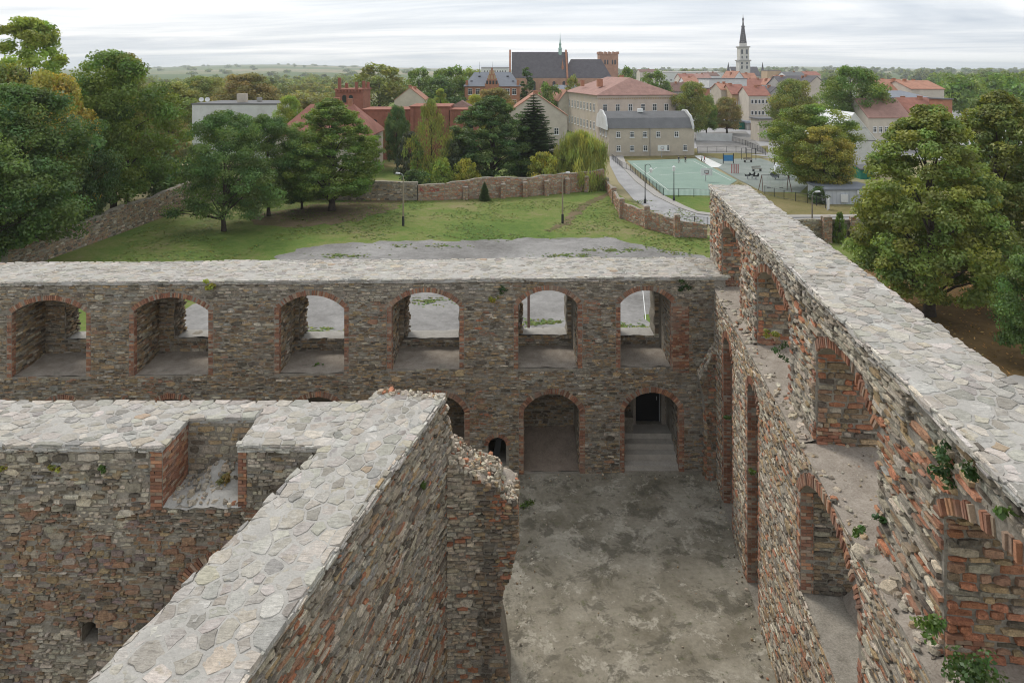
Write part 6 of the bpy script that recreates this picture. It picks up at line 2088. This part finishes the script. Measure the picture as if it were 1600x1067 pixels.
MB().lathe([(2.2, zt(68)), (0.7, zt(43))], 0, 0, 8, PI / 8).build('spire_core', M['plaster_grey'], root)
for j in range(7):
    f = j / 7
    MB().lathe([(2.9 - 2 * f + .15, zt(68) + f * (zt(43) - zt(68))), (2.9 - 2 * f + .15, zt(68) + f * (zt(43) - zt(68)) + .5)], 0, 0, 8, PI / 8).build('spire_band', M['roof_slate'], root)
MB().lathe([(1.0, zt(44)), (1.7, zt(42.5)), (1.7, zt(41.5)), (0.9, zt(40)), (0.55, zt(34)), (0.9, zt(30)), (0.3, zt(28)), (.1, zt(23))], 0, 0, 8).build('finial', M['roof_slate'], root)
for (u, z0, z1, ww) in ((-2.2, 85, 78, .9), (2.0, 85, 78, .9), (-2.2, 92, 88, .6), (2.0, 92, 88, .6), (-2.6, 101, 97.5, .8), (2.0, 101, 97.5, .8), (-2.6, 108, 103, .7), (2.0, 108, 103, .7)):
    MB().box(u - ww, u + ww, -s - .06 if z0 > 95 else -q - .06, -q + .1, zt(z0), zt(z1)).build('window', M['pane'], root)
root, w, d, h, rh = house('church_nave', 'dark steep roof of the spire church nave', 1146, 1188, 652, 119, 105, 20, 'slatestone', 'roof_slate', 'gable', 'x', cat='church')
for px_ in (1138, 1191.5):
    o = MB().lathe([(1.7, 0), (1.7, zt(117)), (1.9, zt(116)), (0.9, zt(106)), (.15, zt(98))], 0, 0, 8).build('slim_turret', M['roof_slate'], None, (xat(px_, 645), 645, 0))
    tag(o, 'slim dark pointed turret ' + ('left' if px_ < 1150 else 'right') + ' of the tall spire', 'turret')


# ------------------------------------------------------------------ lamps, court, playground
def lamp(label, px, foot, top, style, pm, side=-1):
    x, Y, _ = gp(px, foot)
    h = zat(top, Y)
    o = empty('street_lamp', (x, Y, 0))
    tag(o, label, 'street lamp')
    if style == 'arm':
        MB().lathe([(0.11, -.2), (0.09, h * .3), (0.055, h - .4)], seg=8).build('pole', M[pm], o)
        MB().lathe([(0.14, -.2), (0.14, h * .18)], seg=8).build('foot', M['dark'], o)
        MB().tube([(0, 0, h - .42), (side * .05, 0, h - .15), (side * .22, 0, h - .03), (side * .4, 0, h)], 0.03, 6).build('arm', M['steel'], o)
        MB().add([(side * .35, -.11, h - .05), (side * .85, -.13, h - .02), (side * .85, .13, h - .02), (side * .35, .11, h - .05), (side * .35, -.08, h + .07), (side * .8, -.09, h + .12), (side * .8, .09, h + .12), (side * .35, .08, h + .07)], BOX_F).build('lamp_head', M['white'], o)
    else:
        MB().lathe([(0.16, -.2), (0.16, .5), (0.09, .6), (0.06, 1.2), (0.05, h - .1), (0.02, h)], seg=8).build('pole', M['dark'], o)
        if style == 'curl':
            MB().tube([(0, 0, h - .7)] + [(0.38 + .38 * math.cos(a), 0, h - .3 + .3 * math.sin(a)) for a in [PI - i * PI / 8 for i in range(10)]], 0.03, 6).build('arm', M['dark'], o)
            MB().lathe([(.04, h - .4), (.22, h - .65), (.2, h - .75), (.14, h - 1.05), (.03, h - 1.1)], .76, 0, 10).build('lantern', M['white'], o)
        else:
            MB().lathe([(.05, h), (.2, h + .1), (.16, h + .5), (.24, h + .55), (.04, h + .75)], 0, 0, 10).build('lantern', M['white'], o)


lamp('concrete lamp post on the lawn in front of the grey rubble wall', 630, 353, 271, 'arm', 'concrete')
lamp('concrete lamp post on the lawn near the patched brick wall', 879, 349, 270, 'arm', 'concrete', 1)
lamp('dark lamp with curled arm between road and court fence', 1008, 318, 257, 'curl', 'dark')
lamp('dark lamp with lantern on the verge in front of the court', 1053, 315, 268, 'top', 'dark')
lamp('thin lamp post with white head beyond the window wall', 1269, 366, 300, 'arm', 'wood', 1)
ps_ = empty('yard_post', gp(826, 514))
tag(ps_, 'brown post standing on the asphalt, seen through the fifth arch', 'post')
MB().lathe([(0.09, -.2), (0.085, 2.9), (0.03, 3.0)], seg=8).build('shaft', M['roof_brown'], ps_)
MB().lathe([(0.17, 0), (0.17, .08)], seg=8).build('base_plate', M['steel'], ps_)


def hoop(label, px, foot, top, sc=1.0):
    x, Y, _ = gp(px, foot)
    o = empty('basketball_hoop', (x, Y, 0))
    tag(o, label, 'basketball hoop')
    z = zat(top, Y)
    MB().tube([(0, .6, -.1), (0, .6, z - .8), (0, .15, z - .5)], 0.07, 7).build('pole', M['steel'], o)
    bd = MB().box(-.9, .9, 0, .06, z - 1.15, z).build('backboard', M['white'], o)
    m = MB()
    for b in ((-.32, -.26, z - .8, z - .35), (.26, .32, z - .8, z - .35), (-.26, .26, z - .41, z - .35), (-.26, .26, z - .8, z - .74)):
        m.box(b[0], b[1], -.02, -.003, b[2], b[3])
    m.build('target_square', M['dark'], bd)
    m = MB()
    m.tube([(.23 * math.cos(a), -.3 + .23 * math.sin(a), z - .85) for a in [i * PI / 6 for i in range(13)]], 0.02, 5, False)
    m.build('rim', M['redpaint'], o)


hoop('white basketball backboard at the near side of the green court', 1104, 284, 263)
hoop('white basketball backboard before the annex wall', 1035, 247, 227)


def fence(label, pts, h=1.1, post=2.2):
    o = empty('railing', (*pts[0], 0))
    tag(o, label, 'fence', None, 'thing')
    bars = MB()
    for (x0, y0), (x1, y1) in zip(pts, pts[1:]):
        L = math.hypot(x1 - x0, y1 - y0)
        n = max(1, round(L / post))
        for i in range(n + 1):
            x, y = x0 + (x1 - x0) * i / n - pts[0][0], y0 + (y1 - y0) * i / n - pts[0][1]
            MB().box(x - .03, x + .03, y - .03, y + .03, -.05, h + .05).build('post', M['dark'], o)
        a, b = (x0 - pts[0][0], y0 - pts[0][1]), (x1 - pts[0][0], y1 - pts[0][1])
        for z in (0.15, h):
            MB().tube([(*a, z), (*b, z)], 0.02, 4).build('rail', M['dark'], o)
        m = int(L / 0.16)
        for i in range(1, m):
            x, y = a[0] + (b[0] - a[0]) * i / m, a[1] + (b[1] - a[1]) * i / m
            bars.tube([(x, y, .15), (x, y, h)], 0.008, 3, False)
    q = bars.build('bars', M['dark'], o)
    q['kind'] = 'stuff'


fence('dark railing along the road side of the green court', [G(x, y) for x, y in ((956, 250), (972, 263), (985, 268), (1010, 288), (1037, 307), (1108, 309))])
fence('dark railing between dry grass and playground', [G(x, y) for x, y in ((1195, 304), (1225, 312), (1262, 318), (1290, 326))], 1.2)
fence('railing along the far side of the school yard', [G(x, y) for x, y in ((1090, 239), (1150, 238), (1196, 243))], 1.2)
fence('railing along the path below the garages', [G(x, y) for x, y in ((1136, 219), (1165, 228), (1196, 242))], 1.2)
fence('low railing on the pillared wall above the road bend', [G(x, y) for x, y in ((1062, 352), (1085, 353), (1106, 354))], 1.0)
pf_ = empty('panel_fence', gp(582, 233.5))
tag(pf_, 'pale concrete panel fence in the garden before the ruin', 'fence', None, 'thing')
for i in range(6):
    MB().box(i * 1.1, i * 1.1 + 1.0, 0, .08, 0, 1.55).build('panel', M['plaster_grey'], pf_)
    MB().box(i * 1.1 - .1, i * 1.1, -.04, .12, 0, 1.7).build('post', M['plaster_grey'], pf_)

# playground
sl = empty('tube_slide', gp(1214, 279))
tag(sl, 'grey tube slide on the playground beside the yellowing tree', 'slide')
m = MB()
m.tube([(-.9, -1.2, .75), (-.2, -.4, 1.4), (.6, .4, 2.3), (.9, .8, 2.6)], 0.62, 14, False)
m.tube([(.9, .8, 2.6), (.6, .4, 2.3), (-.2, -.4, 1.4), (-.9, -1.2, .75)], 0.56, 14, False)
m.build('tube', M['container'], sl, smooth=True)
MB().box(.3, 2.2, .3, 2.2, 1.9, 2.02).build('platform', M['wood'], sl)
for x, y in ((.4, .4), (2.1, .4), (2.1, 2.1), (.4, 2.1)):
    MB().box(x - .06, x + .06, y - .06, y + .06, 0, 3.4).build('leg', M['dark'], sl)
MB().tube([(-.5, -.75, 0), (-.4, -.65, .6)], 0.05, 5).build('support', M['dark'], sl)
sw_ = empty('swing_frame', gp(1211, 299))
tag(sw_, 'dark metal swing frame at the near edge of the playground', 'swing')
for x in (-1.9, 1.9):
    MB().tube([(x * 1.08, -.9, 0), (x, 0, 2.3)], 0.05, 6).build('leg', M['roof_brown'], sw_)
    MB().tube([(x * 1.08, .9, 0), (x, 0, 2.3)], 0.05, 6).build('leg', M['roof_brown'], sw_)
MB().tube([(-2, 0, 2.3), (2, 0, 2.3)], 0.05, 6).build('crossbar', M['dark'], sw_)
for x in (-.9, .9):
    for s_ in (-.22, .22):
        MB().tube([(x + s_, 0, 2.28), (x + s_, 0, .52)], 0.012, 4).build('chain', M['steel'], sw_)
    MB().box(x - .25, x + .25, -.1, .1, .45, .51).build('seat', M['dark'], sw_)
for i, px_ in enumerate((1143.5, 1147, 1150.2, 1153.3)):
    o = MB().lathe([(.08, -.1), (.08, 1.5), (.03, 1.55)], seg=8).build('red_post', M['redpaint'], None, gp(px_, 271))
    tag(o, ('leftmost', 'second', 'third', 'rightmost')[i] + ' of four red playground posts beside the court', 'post', 'red playground posts')
bb = empty('play_panel', gp(1138, 256))
tag(bb, 'blue framed climbing panel behind the red posts', 'climbing panel')
MB().box(-.9, .9, -.04, .04, .5, 1.6).build('panel', M['bluepaint'], bb)
MB().box(-1.0, -.88, -.08, .08, 0, 1.9).build('post', M['dark'], bb)
MB().box(.88, 1.0, -.08, .08, 0, 1.9).build('post', M['dark'], bb)
pu_ = empty('pull_up_bars', gp(1169, 250))
tag(pu_, 'dark pull-up bars at the back of the playground', 'exercise bars')
for x in (-1.3, -.3, .7, 1.5):
    MB().tube([(x, 0, 0), (x, 0, 2.3)], 0.05, 6).build('post', M['dark'], pu_)
for a, b, z in ((-1.3, -.3, 2.25), (-.3, .7, 1.9), (.7, 1.5, 2.1)):
    MB().tube([(a, 0, z), (b, 0, z)], 0.025, 5).build('bar', M['dark'], pu_)
for i, (px_, py_) in enumerate(((1168, 280), (1175, 279), (1181, 281))):
    o = empty('spring_rider', gp(px_, py_))
    tag(o, ('left', 'middle', 'right')[i] + ' of the small dark spring riders on the playground', 'spring rider', 'spring riders')
    MB().lathe([(.14, 0), (.10, .12), (.14, .24), (.10, .36), (.14, .45)], seg=8).build('spring', M['steel'], o)
    m = MB()
    extrude_holes(m, Frame((0, -.08, 0), (1, 0, 0), (0, 0, 1), (0, -1, 0)), [(-.45, .5), (.35, .5), (.5, .9), (.3, 1.1), (.15, .75), (-.2, .7), (-.5, .85)], [], -.16)
    m.build('seat', M['dark'], o)
for i, (px_, py_) in enumerate(((1169, 254), (1183, 268))):
    o = empty('bench', gp(px_, py_), 0.3)
    tag(o, ('bench on the grass at the back of the playground', 'bench in the middle of the playground by the slide')[i], 'bench')
    for q in range(3):
        MB().box(-.9, .9, -.22 + q * .16, -.1 + q * .16, .43, .47).build('seat_slat', M['wood'], o)
    for q in range(2):
        MB().box(-.9, .9, .26 + q * .04, .3 + q * .04, .58 + q * .17, .7 + q * .17).build('back_slat', M['wood'], o)
    for x in (-.7, .7):
        MB().box(x - .04, x + .04, -.2, .3, 0, .43).build('leg', M['dark'], o)


# people: one skinned body each, clothing as shells around it
def person(label, loc, h, facing, shirt, trousers, stride=0.12, armr=0.2):
    o = empty('person', loc, facing)
    tag(o, label, 'person')
    J = [((0, 0, .53), .075), ((0, 0, .62), .07), ((0, 0, .72), .085), ((0, 0, .81), .07), ((0, 0, .855), .032), ((0, -.01, .90), .05), ((0, -.012, .95), .056), ((0, 0, .99), .03)]
    E = [(i, i + 1) for i in range(7)]
    for s_ in (-1, 1):
        b = len(J)
        J += [((s_ * .055, 0, .50), .055), ((s_ * .06, -stride * .35 * s_ - .01, .27), .036), ((s_ * .06, stride * .2 * -s_ + (.04 if s_ > 0 else 0), .045), .024), ((s_ * .065, stride * .2 * -s_ - .075, .015), .02)]
        E += [(0, b), (b, b + 1), (b + 1, b + 2), (b + 2, b + 3)]
        b = len(J)
        J += [((s_ * .105, 0, .80), .034), ((s_ * (.13 + armr * .15), .01, .64), .024), ((s_ * (.12 + armr * .1), -.06 - armr * .2, .50), .018), ((s_ * (.12 + armr * .1), -.08 - armr * .2, .45), .018)]
        E += [(3, b), (b, b + 1), (b + 1, b + 2), (b + 2, b + 3)]
    me = bpy.data.meshes.new('body')
    me.from_pydata([tuple(c * h for c in p) for p, _ in J], E, [])
    me.materials.append(M['skin'])
    bo = link('body', me, o)
    bo.modifiers.new('skin', 'SKIN')
    for v, (_, r_) in zip(me.skin_vertices[0].data, J):
        v.radius = (r_ * h, r_ * h)
    me.skin_vertices[0].data[0].use_root = True
    sb = bo.modifiers.new('sub', 'SUBSURF')
    sb.levels = sb.render_levels = 1
    MB().lathe([(.085 * h, .5 * h), (.095 * h, .6 * h), (.11 * h, .74 * h), (.115 * h, .80 * h), (.05 * h, .845 * h)], seg=12).build('shirt', shirt, o).scale = (1.0, .72, 1)
    for s_ in (-1, 1):
        MB().tube([(s_ * .1 * h, 0, .81 * h), (s_ * (.13 + armr * .15) * h, .01 * h, .64 * h)], [.042 * h, .033 * h], 8).build('sleeve', shirt, o)
        MB().tube([(s_ * .05 * h, 0, .55 * h), (s_ * .06 * h, (-stride * .35 * s_ - .01) * h, .27 * h), (s_ * .06 * h, (stride * .2 * -s_ + (.04 if s_ > 0 else 0)) * h, .06 * h)], [.062 * h, .046 * h, .034 * h], 8).build('trouser_leg', trousers, o)
    MB().lathe([(.062 * h, .93 * h), (.066 * h, .96 * h), (.05 * h, 1.0 * h), (.02 * h, 1.015 * h)], 0, .008 * h, 10).build('hair', M['dark'], o)


dk, bl, wh_, rdp = M['dark'], M['roof_bluegrey'], M['plaster_white'], M['redpaint']
person('person in dark clothes walking on the far side of the court', gp(1060.5, 255), 1.35, 2.0, dk, bl, 0.5, .5)
person('person in dark clothes standing right of the walker on the court', gp(1071, 254.5), 1.35, 0.4, dk, dk)
person('person in pale top at the corner of the court by the light path', gp(1096.5, 253), 1.3, -1.2, wh_, dk, 0.3)
person('person in dark red top beside the one in pale top', gp(1100.5, 254), 1.3, 1.4, rdp, dk, 0.3)

# fallen leaves
lr = np.random.default_rng(8)
n = 2600
P = np.stack([lr.uniform(20, 50, n), lr.uniform(40, 63, n), np.full(n, 0.05)], 1)
V, c = leaf_cloud(P, np.full(n, .05), 1, 0.1, 9, up=2.0, var=.5)
o = link('fallen_leaves', quads_mesh('fallen_leaves', V, c, M['leaf']))
o.color = (0.30, 0.18, 0.07, 1)
tag(o, 'brown fallen leaves under the lindens', 'leaves', None, 'stuff')

# air
hz, t, outn = newmat('haze_air')
vol = nd(t, 'ShaderNodeVolumePrincipled', {'Color': (0.88, 0.92, 1.0, 1), 'Density': 0.00016, 'Anisotropy': 0.2})
t.links.new(vol.outputs[0], outn.inputs['Volume'])
o = MB().box(-9500, 9500, -80, 9400, -12, 95).build('haze', hz)
tag(o, 'thin pale haze over the plain', 'haze', None, 'stuff')
